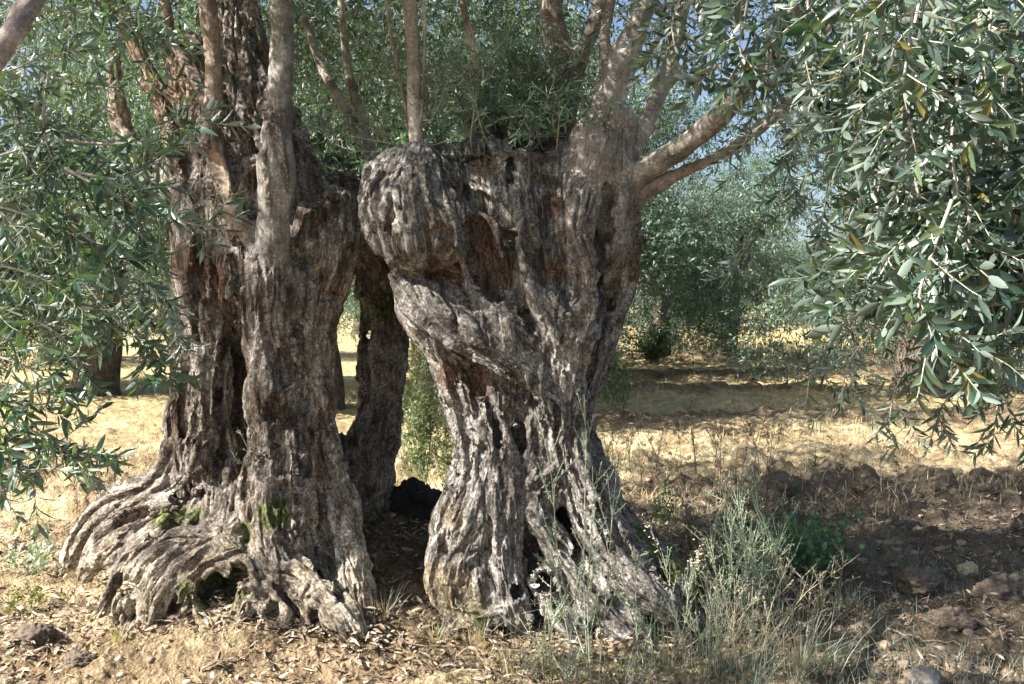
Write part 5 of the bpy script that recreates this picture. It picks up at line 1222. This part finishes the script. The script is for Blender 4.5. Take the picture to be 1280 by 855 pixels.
# grass tufts
def tuft(px, py, n, h, cols, label, seed, lean=.4, name='grass_tuft', w=.0035):
    g = np.random.default_rng(seed); b = GP(px, py); a = g.uniform(0, 6.28, n); rr = np.abs(g.normal(0, .07, n)); x0 = np.cos(a)*rr; y0 = np.sin(a)*rr
    hh = h*g.uniform(.4, 1.1, n); l = np.abs(g.normal(0, lean, n)); a2 = a+g.normal(0, .6, n); out = np.stack([np.cos(a2), np.sin(a2), 0*a], 1); sd = np.stack([-np.sin(a2+.7), np.cos(a2+.7), 0*a], 1)
    V = []
    for t, ww in ((0, 1.), (.3, .9), (.6, .7), (.85, .4), (1, .08)):
        c = np.stack([x0, y0, 0*a], 1)+out*(hh*(l*t+.6*l*t*t))[:, None]+np.array([0, 0, 1])*(hh*(t-.35*l*t*t))[:, None]; V += [c-sd*(w*ww/2), c+sd*(w*ww/2)]
    V = np.stack(V, 1).reshape(-1, 3); q = np.array([(0, 1, 3, 2), (2, 3, 5, 4), (4, 5, 7, 6), (6, 7, 9, 8)]); Q = (q[None]+(np.arange(n)*10)[:, None, None]).reshape(-1, 4)
    C = np.repeat(np.asarray(cols)[g.integers(0, len(cols), n)]*g.uniform(.7, 1.25, (n, 1)), 10, 0)
    o = make_mesh(name, V, Q, M_PLANT, C); o.location = b
    return tag(o, label, 'grass tuft', 'grass tufts at the roots')
PG = [(.26, .30, .20), (.34, .34, .24), (.18, .24, .13)]; SG = [(.46, .38, .25), (.52, .45, .31), (.36, .28, .18)]; GG = [(.10, .15, .05), (.14, .19, .07), (.3, .28, .15)]
for i, (px, py, n, h, c, lab) in enumerate([(880, 845, 45, .42, PG, 'big pale grass tuft at the bottom beside the right root'), (940, 850, 50, .36, PG, 'pale grass tuft at the bottom under the straw weed'), (1000, 845, 90, .32, SG, 'straw-coloured tuft right of the pale grass'), (830, 840, 60, .34, SG, 'upright straw tuft at the tip of the central roots'), (640, 850, 60, .26, SG, 'sparse dry tuft on the bottom edge under the central trunk'), (600, 800, 60, .16, SG, 'matted dry tuft at the knob of the central trunk'), (545, 800, 70, .14, SG, 'flattened straw tuft left of the knobbly root'), (700, 850, 60, .2, GG, 'green tuft at the bottom below the slim weeds'), (780, 850, 60, .2, GG, 'green tuft between the central roots and pale grass'), (480, 770, 40, .14, SG, 'thin dry tuft between the two root masses'), (100, 720, 60, .13, SG, 'dry tuft by the farthest left root'), (150, 800, 60, .10, SG, 'dry tuft in front of the arching left root'), (1060, 760, 70, .16, GG, 'weedy tuft right of the bright green bush'), (1040, 835, 80, .18, GG, 'green-brown tuft at the bottom left of the grey stone'), (60, 640, 60, .12, SG, 'dry tuft on the lit ground at the left')]):
    tuft(px, py, n, h, c, lab, 300+i)

# ================================================================== SKY, SUN, CAMERA
world = bpy.data.worlds.new('World'); scene.world = world; world.use_nodes = True
nt = world.node_tree; nt.nodes.clear()
sky = nt.nodes.new('ShaderNodeTexSky'); sky.sky_type = 'NISHITA'; sky.sun_disc = False
bg = nt.nodes.new('ShaderNodeBackground'); wo = nt.nodes.new('ShaderNodeOutputWorld')
sx, sy = -SUN_DIR_TRAVEL
sky.sun_elevation = SUN_EL; sky.sun_rotation = math.atan2(sx, sy); sky.dust_density = 2.5; sky.air_density = 1.0; sky.ozone_density = 1.0
bg.inputs['Strength'].default_value = 0.065
nt.links.new(sky.outputs[0], bg.inputs[0]); nt.links.new(bg.outputs[0], wo.inputs[0])
ld = bpy.data.lights.new('sun', 'SUN'); ld.energy = 5.0; ld.angle = math.radians(0.5); ld.color = (1.0, 0.94, 0.84)
lo = bpy.data.objects.new('sun', ld); COL.objects.link(lo)
from mathutils import Vector
dirv = Vector((SUN_DIR_TRAVEL[0]*math.cos(SUN_EL), SUN_DIR_TRAVEL[1]*math.cos(SUN_EL), -math.sin(SUN_EL)))
lo.rotation_euler = dirv.to_track_quat('-Z', 'Y').to_euler(); lo.location = (-20, -10, 20)
cd = bpy.data.cameras.new('camera'); co = bpy.data.objects.new('camera', cd); COL.objects.link(co)
cd.sensor_width = 36; cd.lens = 36*F/1280; cd.shift_y = -(427.5-HOR)/1280; cd.clip_start = 0.05; cd.clip_end = 3000
co.location = (0, 0, CAM_Z); co.rotation_euler = (math.pi/2, 0, 0); scene.camera = co
vs = scene.view_settings; scene.display_settings.display_device = 'sRGB'
vs.view_transform = 'Standard'; vs.look = 'None'; vs.exposure = 1.7; vs.gamma = 1.0; vs.use_curve_mapping = False
scene.cycles.max_bounces = 8; scene.cycles.transparent_max_bounces = 4; scene.cycles.use_denoising = True
